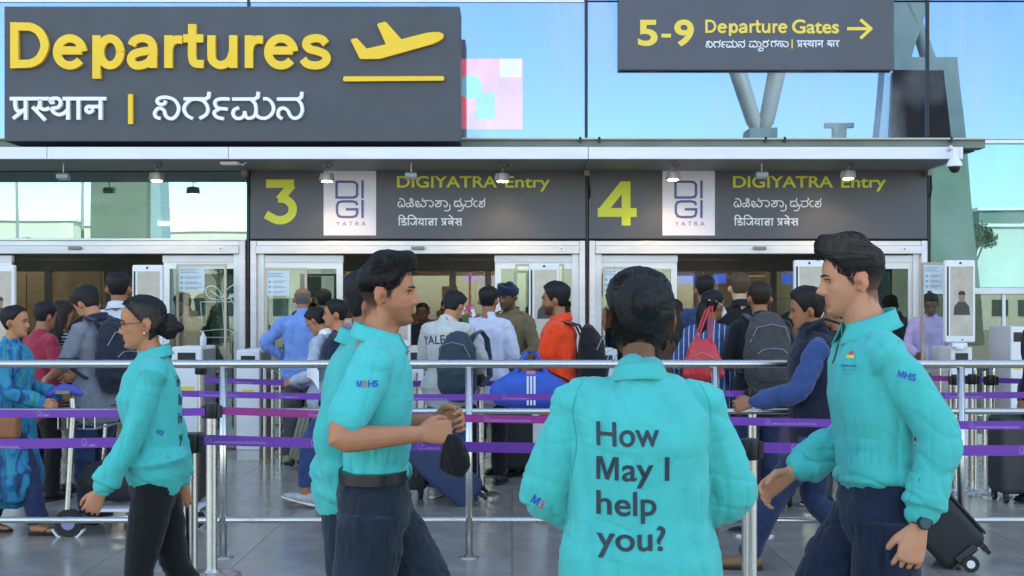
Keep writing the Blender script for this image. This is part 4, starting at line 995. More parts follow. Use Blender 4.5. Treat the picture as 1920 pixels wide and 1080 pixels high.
def head_fn(phi, t, th=0.0, fem=False, face=True, nose=1.0):
    phi = np.asarray(phi, float); t = np.asarray(t, float)
    F = np.interp(t, T_, F_); B = np.interp(t, T_, B_); Wd = np.interp(t, T_, W_) * (.95 if fem else 1)
    y0 = (F - B) / 2; D = (F + B) / 2; c = np.cos(phi); s = np.sin(phi)
    x = Wd * np.sign(s) * np.abs(s) ** .88; y = y0 + D * np.sign(c) * np.abs(c) ** .88; z = (t - .45) * HH
    if face:
        fr = np.clip(c * 2.2, 0, 1); ax = np.abs(x); d = 0
        nw = np.interp(t, [.32, .36, .42, .5, .56], [.013, .014, .010, .0075, .008])
        nh = np.interp(t, [.29, .325, .35, .375, .40, .46, .52, .57, .62], [0, .012, .023, .027, .0245, .016, .009, .004, 0]) * nose
        d = d + nh * np.exp(-(x / nw) ** 2)
        d = d + .006 * g_(t, .345, .025) * g_(ax, .014, .007)          # nostril wings
        d = d + .0065 * g_(t, .252, .018) * np.exp(-(x / .019) ** 2)   # upper lip
        d = d + .0060 * g_(t, .205, .017) * np.exp(-(x / .017) ** 2)   # lower lip
        d = d - .0035 * g_(t, .228, .008) * np.exp(-(x / .022) ** 2)
        d = d - .004 * g_(t, .155, .022) * np.exp(-(x / .025) ** 2)
        d = d + .005 * g_(t, .075, .04) * np.exp(-(x / .022) ** 2)
        d = d - .011 * g_(t, .50, .042) * g_(ax, .031, .015)           # eye sockets
        d = d + .0045 * g_(t, .572, .022) * g_(ax, .028, .02)          # brow
        d = d + .004 * g_(t, .40, .05) * g_(ax, .048, .015)            # cheekbone
        d = d - .003 * g_(t, .27, .07) * g_(ax, .048, .012)
        y = y + d * fr
    if np.any(th != 0):
        dx, dy, dz = x, (y - y0), (z + .02) * 1.15; l = np.sqrt(dx * dx + dy * dy + dz * dz) + 1e-6
        x = x + dx / l * th; y = y + dy / l * th; z = z + dz / l * th
    return np.stack([x, y, z], -1)

def grid(P, wrap=True):
    """P: rows x cols x 3 -> verts, quad faces (cols wrapped)"""
    r, c, _ = P.shape; V = P.reshape(-1, 3).tolist(); F = []
    for j in range(r - 1):
        for i in range(c if wrap else c - 1):
            i2 = (i + 1) % c; F.append((j * c + i, j * c + i2, (j + 1) * c + i2, (j + 1) * c + i))
    return V, F

HL_M = ([0, 25, 42, 55, 66, 76, 86, 95, 108, 120, 150, 180], [.81, .82, .78, .71, .60, .43, .43, .50, .47, .28, .17, .15])
HL_F = ([0, 30, 50, 65, 76, 86, 100, 120, 150, 180], [.87, .86, .81, .73, .62, .52, .46, .22, .12, .10])
def hair_thick(style, phi, t, amp=1.0):
    a = np.abs(phi); c = np.cos(phi)
    if style == 'short': return .006 + .013 * sm(t, .55, .85)
    if style == 'thick': return .010 + .022 * sm(t, .5, .8)
    if style == 'bald': return .004 + 0 * t
    cc = (.5 + .5 * c) * (1 - sm(t, .90, .995)) + .6 * sm(t, .90, .995)
    if style == 'quiff': return .0008 + .004 * sm(t, .5, .64) + .013 * sm(t, .62, .78) * (.45 + .55 * cc) + (.034 * cc) * sm(t, .72, .88)
    if style == 'quiff_high': return .0008 + .004 * sm(t, .56, .68) + .015 * sm(t, .66, .80) * (.45 + .55 * cc) + (.037 * cc ** 1.3) * sm(t, .72, .88)
    if style == 'pulled': return .009 + .007 * sm(t, .4, .8)
    if style == 'full': return .012 + .014 * sm(t, .4, .8)
    return .008 + .01 * sm(t, .5, .85)

def make_hair(style, fem, M, k, m, parent, fine, seed):
    hl = HL_F if (fem or style in ('pulled', 'full')) else HL_M
    nc, nr = (144, 40) if fine else (56, 18)
    ph = np.linspace(-PI, PI, nc, endpoint=False); tl = np.interp(np.abs(np.degrees(ph)), hl[0], hl[1])
    if style.startswith('quiff'): tl = np.maximum(tl, np.interp(np.abs(np.degrees(ph)), [0, 60, 75, 110, 180], [.8, .66, .585, .56, .56]))
    if style == 'bald':
        tl = tl + 0; thi = np.interp(np.abs(np.degrees(ph)), [0, 60, 80, 180], [.80, .62, .72, .86])
    else: thi = np.ones_like(tl)
    rows = []
    for j in range(nr):
        u = (j / (nr - 1)) ** .85; t = tl + (thi - tl) * u
        th = hair_thick(style, ph, t)
        ed = sm(np.full_like(t, u), 0, .30 if style.startswith('quiff') else .2)
        if style == 'bald': ed = ed * sm(np.full_like(t, 1 - u), 0, .2)
        if fine or True:
            nz = np.array([noise.noise(Vector((math.sin(p) * 16, math.cos(p) * 16, tt * 5 + seed))) for p, tt in zip(ph, t)]) * (.16 if fine else .10)
            nz2 = np.array([noise.noise(Vector((math.sin(p) * 3.2 + seed, math.cos(p) * 3.2, tt * 5))) for p, tt in zip(ph, t)]) * .22
            sh = 1 + (nz + nz2) * np.clip(1.0, 0, 1)
        rows.append(head_fn(ph, t, th * ed * sh - .0035 * (1 - ed), fem, False))
    P = np.array(rows)
    V, F = grid(P); n = len(V)
    if style != 'bald':
        pass
    V = [M @ Vector(v) for v in V]
    return V, F

def fuse(parts, voxel, smooth=3, deci=1.0, fac=.5):
    V = []; F = []
    for v, f in parts:
        n = len(V); V += [tuple(a) for a in v]; F += [tuple(i + n for i in q) for q in f]
    me = bpy.data.meshes.new('tmp'); me.from_pydata(V, [], F)
    o = bpy.data.objects.new('tmp', me); col.objects.link(o)
    m = o.modifiers.new('r', 'REMESH'); m.mode = 'VOXEL'; m.voxel_size = voxel; m.adaptivity = 0
    if smooth: s = o.modifiers.new('s', 'SMOOTH'); s.iterations = smooth; s.factor = fac
    if deci < 1: d = o.modifiers.new('d', 'DECIMATE'); d.ratio = deci
    dg = bpy.context.evaluated_depsgraph_get(); dg.update()
    r = bpy.data.meshes.new_from_object(o.evaluated_get(dg))
    bpy.data.objects.remove(o); bpy.data.meshes.remove(me)
    r.polygons.foreach_set('use_smooth', [True] * len(r.polygons))
    return r

def coords(me):
    a = np.empty(len(me.vertices) * 3); me.vertices.foreach_get('co', a); return a.reshape(-1, 3)
def setco(me, a): me.vertices.foreach_set('co', a.ravel()); me.update()
def normals(me):
    a = np.empty(len(me.vertices) * 3); me.vertices.foreach_get('normal', a); return a.reshape(-1, 3)

def wrinkle(me, k, seed, folds, fine=True):
    """real folds: ridged noise pushed along the normals; folds = list of (amp, (fx, fy, fz), shear, zrange or None)"""
    P = coords(me); N = normals(me); D = np.zeros(len(P))
    for (amp, f, shear, zr) in folds:
        w = np.ones(len(P)) if zr is None else sm(P[:, 2], zr[0], zr[1]) * (1 - sm(P[:, 2], zr[2], zr[3]))
        idx = np.nonzero(w > .02)[0]; fx_, fy_, fz_ = f
        X = P[idx]; qx = X[:, 0] * fx_ + X[:, 2] * shear + seed; qy = X[:, 1] * fy_ - X[:, 2] * shear * .6; qz = X[:, 2] * fz_
        nz = np.array([noise.noise((a, b, c)) for a, b, c in zip(qx, qy, qz)])
        D[idx] += amp * w[idx] * (nz * 1.1 + .25 - .8 * np.exp(-(nz / .10) ** 2))
    setco(me, P + N * D[:, None])

def path_limb(a, b, c, n=4):
    """rounded path shoulder-elbow-wrist"""
    a, b, c = Vector(a), Vector(b), Vector(c); pts = []; ts = []
    for u in (0, .25, .5, .75): pts.append(a.lerp(b, u)); ts.append(u * .5)
    p0 = a.lerp(b, .9); p2 = b.lerp(c, .1)
    for u in (0, .5, 1): pts.append(p0.lerp(b, u).lerp(b.lerp(p2, u), u)); ts.append(.45 + .1 * u)
    for u in (.25, .5, .75, 1): pts.append(b.lerp(c, u)); ts.append(.5 + .5 * u)
    return pts, ts

def ik(S, H, a, b, pole):
    S, H, pole = Vector(S), Vector(H), Vector(pole); d = H - S; L = min(d.length, (a + b) * .995); d.normalize(); H = S + d * L
    x = (a * a - b * b + L * L) / (2 * L); h = math.sqrt(max(a * a - x * x, 0)); pv = (pole - d * pole.dot(d))
    if pv.length < 1e-4: pv = Vector((0, -1, 0))
    return S + d * x + pv.normalized() * h, H

def hand(wrist, d, th, side, curl=25, sc=1.0, spread=1.0, fine=True):
    d = d.normalized(); th = (th - d * th.dot(d)).normalized(); n = th.cross(d) if side > 0 else d.cross(th)
    P = lambda a, b, c: wrist + (d * a + th * b + n * c) * sc
    parts = [loft([P(-.02, 0, 0), P(.0, 0, 0), P(.03, .002, 0), (P(.065, .002, 0)), P(.092, 0, .0)], [(.026 * sc, .019 * sc), (.027 * sc, .019 * sc), (.036 * sc, .017 * sc), (.041 * sc, .015 * sc), (.039 * sc, .012 * sc)], ref=th, n=14, p=.85)]
    for i, (b, L, rr) in enumerate(((.033, .070, .0082), (.0115, .080, .0084), (-.0105, .074, .0082), (-.032, .058, .0074))):
        p = P(.085, b, 0); dirv = d + th * (.10 - .07 * i) * spread; dirv.normalize(); pts = [P(.06, b * .9, 0), p]; ang = 0
        for j, fr in enumerate((.46, .30, .24)):
            ang += R(curl * (1.15, 1.2, .8)[j] + i * 2); v = dirv * math.cos(ang) + n * math.sin(ang); p = p + v * L * fr * sc; pts.append(p)
        parts.append(loft(pts, [(rr * sc, rr * sc), (rr * sc * 1.04, rr * sc), (rr * sc * .98, rr * .95 * sc), (rr * sc * .9, rr * .9 * sc), (rr * sc * .78, rr * .75 * sc)], ref=th, n=10))
    a0 = P(.012, .022, .004); a1 = P(.045, .046, .014); a2 = P(.075, .055, .022 + curl * .0003); a3 = P(.098, .052, .030 + curl * .0004)
    parts.append(loft([a0, a1, a2, a3], [(.013 * sc, .013 * sc), (.0125 * sc, .012 * sc), (.0105 * sc, .010 * sc), (.008 * sc, .0075 * sc)], ref=n, n=10))
    return parts

ALL_P = []
def person(label, s, px, rz, h=1.7, skin=SK_B, hair='short', hm=None, top=None, legs=None, shoe=None, armR=None, armL=None, footR=(.10, .03, .0), footL=(-.10, -.03, .0),
           lean=0, head=(0, 0, 0), bw=1.0, fem=False, fine=False, beard=0, brows=True, face=True, seed=None, group='people at the terminal entrance', y=None, nose=1.0, curl=28, thumbR=None, thumbL=None, vox=None, fade=False, hs=1.0, hup=0.0, seams=False):
    k = h / 1.72; seed = seed if seed is not None else (px * .37) % 50; hm = hm or H_BLK
    root = empty('person', ((px - 960) / s, FP / s, 0), R(rz), label, 'person', group)
    top = top or {}; legs = legs or {}; out = {'root': root, 'k': k}
    # legs first: the stride lowers the pelvis
    hips = {1: Vector((.080, 0, .90)), -1: Vector((-.080, 0, .90))}
    ank = {1: Vector((footR[0], footR[1], .085 + footR[2])), -1: Vector((footL[0], footL[1], .085 + footL[2]))}
    drop = 0
    for sd_ in (1, -1):
        dd = ank[sd_] - hips[sd_]; hor = math.hypot(dd.x, dd.y); mx = .818; need = math.sqrt(max(mx * mx - hor * hor, .2)); drop = max(drop, (hips[sd_].z - ank[sd_].z) - need)
    dz = Vector((0, 0, -drop)); piv = Vector((0, 0, .95)) + dz
    UM = Matrix.Translation(piv) @ Matrix.Rotation(-R(lean), 4, 'X') @ Matrix.Translation(-piv) @ Matrix.Translation(dz)
    U = lambda x, y_, z: UM @ Vector((x, y_, z))
    N0 = Vector((0, -.008, 1.47)); HC = Vector((0, .020, 1.596))
    HM = UM @ Matrix.Translation(N0) @ Matrix.Rotation(R(head[1]), 4, 'Z') @ Matrix.Rotation(-R(head[0]), 4, 'X') @ Matrix.Rotation(R(head[2]), 4, 'Y') @ Matrix.Translation(HC - N0 + Vector((0, 0, hup))) @ Matrix.Scale(hs, 4)
    K = Matrix.Scale(k, 4)
    # --- body
    w = bw * (.90 if fem else 1.0); parts = []
    TR = [(.86, .158, .108, -.005), (.95, .160, .110, -.005), (1.05, .138, .098, 0), (1.15, .140, .100, .0), (1.27, .158, .112, .002), (1.36, .170, .108, 0), (1.41, .150, .088, -.004), (1.44, .095, .068, -.008), (1.465, .058, .056, -.008)]
    if fem: TR = [(z, a * (1.06 if z < 1 else .97), b * (1.0 if z != 1.27 else 1.10), c + (.010 if z == 1.27 else 0)) for z, a, b, c in TR]
    def torso(off, z0=0.0, z1=9, extra=None):
        rr = [(z, a * w + off, b * bw + off, c) for z, a, b, c in TR if z0 <= z <= z1]
        if extra: rr = extra(rr)
        return rr
    def tl(rr, n=28, p=.85): return loft([U(0, c, z) for z, a, b, c in rr], [(a, b) for z, a, b, c in rr], n=n, p=p)
    parts.append(tl(torso(-.018)))
    nr = .050 if fem else .058
    parts.append(loft([U(0, -.012, 1.40), U(0, -.012, 1.46), HM @ Vector((0, -.012, -.085)), HM @ Vector((0, -.010, -.03))], [(nr * 1.5, nr * 1.2), (nr * 1.05, nr * 1.08), (nr * .95, nr * .98), (nr * .95, nr)], n=18))
    nc, nrr = (80, 64) if fine else (40, 30)
    ph = np.linspace(-PI, PI, nc, endpoint=False); tt = np.concatenate([np.linspace(0, .6, int(nrr * .72)), np.linspace(.62, 1, nrr - int(nrr * .72))])
    Pg = head_fn(ph[None, :] + 0 * tt[:, None], tt[:, None] + 0 * ph[None, :], 0, fem, True, nose)
    V, F = grid(Pg); F.append(tuple(range(nc))[::-1]); F.append(tuple(range((nrr - 1) * nc, nrr * nc)))
    parts.append(([HM @ Vector(v) for v in V], F))
    for sx in (-1, 1):       # ears
        e0 = Vector((sx * .073, -.010, .0))
        parts.append(loft([HM @ (e0 + Vector((sx * -.004, .004, 0))), HM @ (e0 + Vector((sx * .008, -.004, .002))), HM @ (e0 + Vector((sx * .014, -.010, .004)))], [(.026, .011), (.029, .015), (.024, .012)], ref=HM.to_3x3() @ Vector((0, 0, 1)), n=14))
        if fine: parts.append(loft([HM @ (e0 + Vector((sx * .016, y_, z_))) for y_, z_ in ((.006, -.018), (.008, .010), (.0, .028), (-.016, .030), (-.024, .014), (-.020, -.010), (-.006, -.028))], [(.0048, .0048)] * 7, n=8))
    arms = {1: armR or ((.20, .02, .80), (0, -1, 0)), -1: armL or ((-.20, .02, .80), (0, -1, 0))}
    J = {}
    for sd_ in (1, -1):
        S = U(sd_ * .172 * w, -.008, 1.385 if fem else 1.40); H, pole = arms[sd_]; E, Wr = ik(S, Vector(H), .285, .25, Vector(pole))
        J[sd_] = (S, E, Wr); pts, ts = path_limb(S, E, Wr)
        ar = [float(np.interp(t, [0, .25, .47, .53, .62, 1], [.054, .049, .043, .043, .045, .028])) * (.86 if fem else 1) * (.82 if top.get('sleeve', 1) > .6 and t < .9 else 1) for t in ts]
        dn = UM.to_3x3() @ Vector((0, 0, -.022)); parts.append(loft([U(sd_ * .09 * w, -.01, 1.365)] + [q_ + dn * max(0, 1 - t_ * 2.2) for q_, t_ in zip(pts, ts)], [(.036, .04)] + [(a * float(np.interp(t_, [0, .1, .3], [.74, .80, .95 if top.get('sleeve', 1) < .6 else .85])), ) * 2 for a, t_ in zip(ar, ts)], n=14))
        d = (Wr - E).normalized(); th = (thumbR if sd_ > 0 else thumbL)
        th = Vector(th) if th is not None else (Vector((0, 1, .2)) if abs(d.z) > .6 else Vector((0, 0, 1)) + Vector((-sd_ * .3, 0, 0)))
        parts += hand(Wr + d * .015, d, th, sd_, curl, .92 if fem else 1.0)
        if d.z < -.2 or True: pass
    Lg = {}
    for sd_ in (1, -1):
        Hp = hips[sd_] + dz; Kn, An = ik(Hp, ank[sd_], .41, .41, Vector((0, 1, 0))); Lg[sd_] = (Hp, Kn, An); pts, ts = path_limb(Hp, Kn, An)
        lr = [float(np.interp(t, [0, .25, .5, .65, 1], [.078, .070, .050, .052, .034])) for t in ts]
        parts.append(loft(pts, [(a, a) for a in lr], n=14)); parts.append(loft([An + Vector((0, -.03, -.03)), An + Vector((0, .06, -.045)), An + Vector((0, .15, -.06))], [(.032, .03), (.038, .026), (.03, .014)], n=12))
    v = vox or (.0037 if fine else .0078)
    me = fuse(parts, v / 1, 2 if fine else 1, .42 if fine else .38)
    P = coords(me); HI = np.array(HM.inverted()); Q = P @ HI[:3, :3].T + HI[:3, 3]; t = Q[:, 2] / HH + .45; x = np.abs(Q[:, 0]); yy = Q[:, 1]
    C = np.ones((len(P), 3)); inh = (t > -.05) & (t < 1.05) & (x < .1) & (np.abs(yy) < .14)
    fr = inh & (yy > .062)
    def mixc(mask, c):
        nonlocal C
        C = C * (1 - mask[:, None]) + C * np.array(c)[None, :] * mask[:, None]
    lips = fr * np.clip(1.25 - np.sqrt((x / .023) ** 2 + ((t - .229) / .042) ** 2), 0, 1) * 1.6
    mixc(np.clip(lips, 0, 1) * (t < .275), (.80, .50, .50) if fem else (.85, .60, .58))
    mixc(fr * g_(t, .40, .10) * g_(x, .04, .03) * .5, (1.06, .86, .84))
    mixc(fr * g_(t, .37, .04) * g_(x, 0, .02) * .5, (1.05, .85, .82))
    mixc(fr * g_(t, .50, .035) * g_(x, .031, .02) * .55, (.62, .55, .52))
    earm = inh & (x > .074) & (np.abs(t - .47) < .16); mixc(earm * .5, (1.05, .80, .76))
    earm_ = inh & (np.abs(t - .45) < .145) & (np.abs(Q[:, 1] + .010) < .024) & (x > .0735)
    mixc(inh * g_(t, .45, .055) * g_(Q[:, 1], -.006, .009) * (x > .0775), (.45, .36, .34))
    if beard:
        bm_ = inh * np.clip(sm(.33 - t, 0, .06) * sm(yy, -.02, .02) + fr * g_(t, .285, .022) * (x < .034), 0, 1) * (1 - np.clip(lips, 0, 1)) * np.clip(sm(t, -.06, .02), 0, 1)
        mixc(np.clip(bm_, 0, 1) * beard, (.12, .10, .10))
    if fade:    # clipped hair on the sides
        hl = np.interp(np.degrees(np.abs(np.arctan2(Q[:, 0], Q[:, 1]))), HL_M[0], HL_M[1])
        hm_ = inh * np.clip(sm(t, .05, .14) * (t - hl + .03) / .05, 0, 1); hm_ = hm_ * (.72 + .28 * sm(t, .22, .52)); hm_ = hm_ * np.where(earm_, 0, 1)
        mixc(np.clip(hm_ * 1.0, 0, 1), (.05, .05, .055))
    ca = me.color_attributes.new('tint', 'FLOAT_COLOR', 'POINT'); arr = np.ones((len(P), 4)); arr[:, :3] = C; ca.data.foreach_set('color', arr.ravel())
    setco(me, P * k); me.materials.append(skin); body = link('body', me, root); out['body'] = body
    # --- eyes and brows
    if face:
        for sx in (-1, 1):
            ye = float(head_fn(np.array([.40 * sx]), np.array([.50]), 0, fem, True)[0, 1]); c = Vector((sx * .0315, ye - .0062, (.50 - .45) * HH))
            def ell_(c, r, nm, m_, par, n=14):
                V = []; F = []
                for j in range(9):
                    a = PI * j / 8
                    for i in range(n): b = 2 * PI * i / n; V.append(HM @ (c + Vector((r[0] * math.sin(a) * math.cos(b), r[1] * math.cos(a), r[2] * math.sin(a) * math.sin(b)))) * k)
                for j in range(8):
                    for i in range(n): F.append((j * n + i, j * n + (i + 1) % n, (j + 1) * n + (i + 1) % n, (j + 1) * n + i))
                return link(nm, mkmesh(nm, V, F, m_, True), par)
            ob = ell_(c, (.0135, .0105, .0062), 'eye', M_eyew, body); ell_(c + Vector((0, .0062, 0)), (.0064, .0052, .0058), 'iris', M_iris, ob)
            if brows:
                for (nm, t0, off, rr) in (('eyebrow', .578, .0022, (.0036, .0028)), ('eyelash', .528, .0022, (.0015, .0022))):
                    pts = []
                    for j in range(6):
                        u = j / 5; xx = (.013 + .034 * u) if nm == 'eyebrow' else (.019 + .026 * u); tb = t0 + (.018 if nm == 'eyebrow' else .014) * math.sin(PI * (.15 + u * .75))
                        y_ = float(head_fn(np.array([math.asin(min(.95, xx / .075)) * sx]), np.array([tb]), 0, fem, True, nose)[0, 1]); pts.append(HM @ Vector((sx * xx, y_ + off - (.0 if nm == 'eyebrow' else -.001), (tb - .45) * HH)) * k)
                    V, F = loft(pts, [(rr[0] * (1 if 0 < i < 4 else .6), rr[1]) for i in range(6)], ref=(0, 0, 1), n=8, dome=1); link(nm, mkmesh(nm, V, F, M_lash if not (hm is H_GRY) else H_GRY, True), body)
    # --- hair
    if hair:
        st = {'bun': 'pulled', 'pony': 'pulled', 'long': 'full'}.get(hair, hair)
        V, F = make_hair(st, fem, K @ HM, k, hm, root, fine, seed); hob = link('hair', mkmesh('hair', V, F, hm, True), root); out['hair'] = hob
        if hair == 'long':
            V = []; F = []
            hs = [loft([HM @ Vector((sx * .05, -.055, .04)), HM @ Vector((sx * .062, -.06, -.05)), U(sx * .07, -.075, 1.44), U(sx * .08, -.10, 1.34), U(sx * .07, -.105, 1.26)], [(.045, .04), (.05, .045), (.055, .04), (.05, .035), (.025, .02)], n=14) for sx in (-1, 0, 1)]
            me2 = fuse(hs, .008, 3, .6); setco(me2, coords(me2) * k); wrinkle(me2, k, seed, [(.014, (30, 30, 5), 2, None)]); me2.materials.append(hm); link('long_hair', me2, hob)
    out['HM'] = HM; out['UM'] = UM; out['J'] = J; out['Lg'] = Lg
    # --- trousers / skirt
    lv = .006 if fine else .010
    if legs.get('m'):
        lo = legs.get('loose', .010); tp = legs.get('taper', 1.0); ps = [loft([Vector((0, -.003, z)) + dz for z in (1.00, .95, .90, .85, .82)], [(.148 * w + lo, .103 * bw + lo), (.162 * w + lo, .112 * bw + lo), (.166 * w + lo, .118 * bw + lo), (.15 * w + lo, .112 * bw + lo), (.12, .09)], n=26, p=.85)]
        for sd_ in (1, -1):
            Hp, Kn, An = Lg[sd_]; An2 = An + (Kn - An).normalized() * legs.get('short', .0) ; pts, ts = path_limb(Hp + Vector((0, -.005, 0)), Kn, An2)
            rr = [float(np.interp(t_, [0, .25, .5, .65, 1], [.084, .078, .060 * tp, .058 * tp, .050 * tp * legs.get('hem', 1)])) + lo for t_ in ts]; ps.append(loft(pts, [(a, a * 1.05) for a in rr], n=18, dome=0))
        m2 = fuse(ps, lv, 4 if fine else 3, .6 if fine else .45)
        wrinkle(m2, k, seed + 3, [(.007 if fine else .008, (7, 7, 16), 5, None), (.006, (18, 18, 9), -8, None)] if not legs.get('tight') else [(.004, (9, 9, 24), 6, None)])
        setco(m2, coords(m2) * k); m2.materials.append(legs['m']); out['trousers'] = link('trousers', m2, root)
    # --- shoes
    sh = shoe or {}
    for sd_ in (1, -1):
        An = Lg[sd_][2]; lift = (footR if sd_ > 0 else footL)[2]; pit = R(35) * min(1, lift / .15) if lift > .01 else 0
        if (footR if sd_ > 0 else footL)[1] > .2 and lift > .01: pit = -R(15)
        o = An + Vector((0, 0, -.085)); c, s_ = math.cos(-pit), math.sin(-pit)
        def ff(y_, z_, x_=0): return (o + Vector((x_, y_ * c - z_ * s_, y_ * s_ + z_ * c))) * k
        sb = empty
        if sh.get('sandal'):
            V, F = loft([ff(-.06, .010), ff(.0, .010), ff(.1, .010), ff(.17, .010)], [(.030 * k, .010), (.034 * k, .010), (.042 * k, .010), (.03 * k, .010)], n=14); link('sandal', mkmesh('sandal', V, F, M_rub, True), root)
            V, F = loft([ff(.05, .025, -.04), ff(.08, .055, -.02), ff(.13, .045, 0), ff(.08, .055, .02), ff(.05, .025, .04)], [(.008, .005)] * 5, n=8); link('sandal_strap', mkmesh('sandal_strap', V, F, M_rub, True), root)
        else:
            V, F = loft([ff(-.055, .052), ff(-.03, .056), (ff(.02, .052)), ff(.08, .042), ff(.14, .034), ff(.175, .028)], [(.030 * k, .040 * k), (.038 * k, .046 * k), (.039 * k, .042 * k), (.045 * k, .032 * k), (.042 * k, .025 * k), (.026 * k, .018 * k)], n=16); so_ = link('shoe', mkmesh('shoe', V, F, sh.get('m', M_blk), True), root)
            V, F = loft([ff(-.075, .012), ff(-.04, .012), ff(.05, .012), ff(.13, .012), ff(.19, .014)], [(.030 * k, .013 * k), (.040 * k, .014 * k), (.042 * k, .013 * k), (.047 * k, .012 * k), (.028 * k, .011 * k)], n=16); link('sole', mkmesh('sole', V, F, sh.get('sole', M_rub), True), so_)
    # --- top
    if top.get('m'):
        off = top.get('loose', .012); hem = top.get('hem', .84); cut = top.get('cut', None)
        rr = [(z, a + off * float(np.interp(z, [1.1, 1.3, 1.40, 1.46], [1, .85, .5, .25])) , b + off * float(np.interp(z, [1.1, 1.3, 1.40, 1.46], [1, .9, .55, .25])), c) for z, a, b, c in torso(0)]
        rr = [r for r in rr if r[0] > hem + .02]
        if top.get('straight'): rr = [(z, max(a, top['straight'] * w + off * .6) if z < 1.32 else a, max(b, .118 * bw + off * .6) if z < 1.3 else b, c) for z, a, b, c in rr]
        if hem < .84: rr = [(z, .165 * w + off + (.86 - z) * top.get('flare', .05), .118 * bw + off + (.86 - z) * top.get('flare', .05), -.005) for z in np.linspace(hem + .03, .80, 7)] + rr
        lo_ = legs.get('loose', .010) + .020; rr = [(z, max(a, .168 * max(w, .96) + lo_) if z < 1.0 else a, max(b, .120 * bw + lo_) if z < 1.0 else b, c) for z, a, b, c in rr]
        a0 = rr[0]; g = top.get('gather', 0); rr = [(hem, a0[1] - g, a0[2] - g, a0[3])] + rr
        if g: rr = [rr[0], (hem + .045, a0[1] - g * .9, a0[2] - g * .9, a0[3]), (hem + .07, a0[1] + g * .6, a0[2] + g * .6, a0[3])] + [q_ for q_ in rr[1:] if q_[0] > hem + .09]
        bl = top.get('belly', 0)
        if bl: rr = [(z, a + bl * .5 * g_(z, 1.08, .12), b + bl * g_(z, 1.08, .12), c + bl * .5 * g_(z, 1.08, .12)) for z, a, b, c in rr]
        ps = [tl(rr, 32, .85)]
        se = top.get('sleeve', 1.0); r0 = top.get('sr', .060) + off * .45; r1 = top.get('sr1', .042) + off * .4
        if fem: r0 *= .9; r1 *= .9
        for sd_ in (1, -1):
            S, E, Wr = J[sd_]
            ps.append(loft([U(sd_ * .04 * w, -.010, 1.425), U(sd_ * .10 * w, -.010, 1.40), U(sd_ * .150 * w, -.008, 1.385), U(sd_ * .175 * w, -.008, 1.372), S.lerp(E, .12)], [(.037 + off * .3, .05), (.053 + off * .3, .06), (.060 + off * .3, .065), (.060 + off * .3, .065), (r0 * .80, r0 * .80)], n=18))
            if se <= 0: continue
            S0 = S; S = S + (UM.to_3x3() @ Vector((-sd_ * .012, 0, -(r0 - .046))))
            Wr = E.lerp(Wr, top.get('slen', .98)); pts, ts = path_limb(S, E, Wr)
            if se < .6:
                ed = S.lerp(E, se * 2); pts = [S, S.lerp(ed, .35), S.lerp(ed, .7), ed]; rads = [(r0, r0), (r0 * .98, r0 * .98), (r0 * .93, r0 * .95), (r0 * .92, r0 * .94)]
            else:
                cu = top.get('cuff', 0); rads = [(float(np.interp(t_, [0, .45, .8, .93, 1], [r0, (r0 + r1) * .53, r1 + cu * .6, r1 + cu, r1 - .004])),) * 2 for t_ in ts]
                if cu: pts = pts[:-1] + [pts[-2].lerp(pts[-1], .62), pts[-2].lerp(pts[-1], .7), pts[-1]]; rads = rads[:-1] + [(r1 + cu * 1.2,) * 2, (r1 - .004,) * 2, (r1 - .006,) * 2]
            rads = [(rads[0][0] * .86,) * 2] + rads[1:]; ps.append(loft(pts, rads, n=18, dome=1 if se >= .6 else 1))
        m3 = fuse(ps, .0052 if fine else .0095, top.get('sm', 5 if fine else 3), .7 if fine else .5)
        wrinkle(m3, k, seed, top.get('folds') or [(.009, (9, 9, 5), 4, None), (.005, (16, 16, 12), -7, None)])
        setco(m3, coords(m3) * k); m3.materials.append(top['m']); tob = link(top.get('name', 'shirt'), m3, root); out['top'] = tob
        if top.get('collar'):
            cm = top.get('cm', top['m']); hgt = top.get('ch', .040); rN = nr + .010 + off * .25; gap = top.get('gap', 24); rows = []
            for (f, zz, dr) in ((0, -.012, .0), (0, hgt * .5, -.001), (0, hgt, .0), (0, hgt + .003, .003), (0, hgt * .7, .007), (0, .002, .014), (0, -.012, .023)):
                row = []
                for i in range(41):
                    a = R(gap + (360 - 2 * gap) * i / 40); drp = .020 * math.cos(a) ; pt = .012 * max(0, 1 - min(i, 40 - i) / 4.0) if dr > .008 else 0
                    row.append(UM @ Vector(((rN + dr) * math.sin(a), -.010 + (rN * 1.05 + dr + pt) * math.cos(a), 1.455 + zz - drp - pt * .6)) * k)
                rows.append(row)
            V, F = grid(np.array([[tuple(v_) for v_ in r_] for r_ in rows]), False); co = link('collar', mkmesh('collar', V, F, cm, True), tob)
            md = co.modifiers.new('thickness', 'SOLIDIFY'); md.thickness = .003
    return out

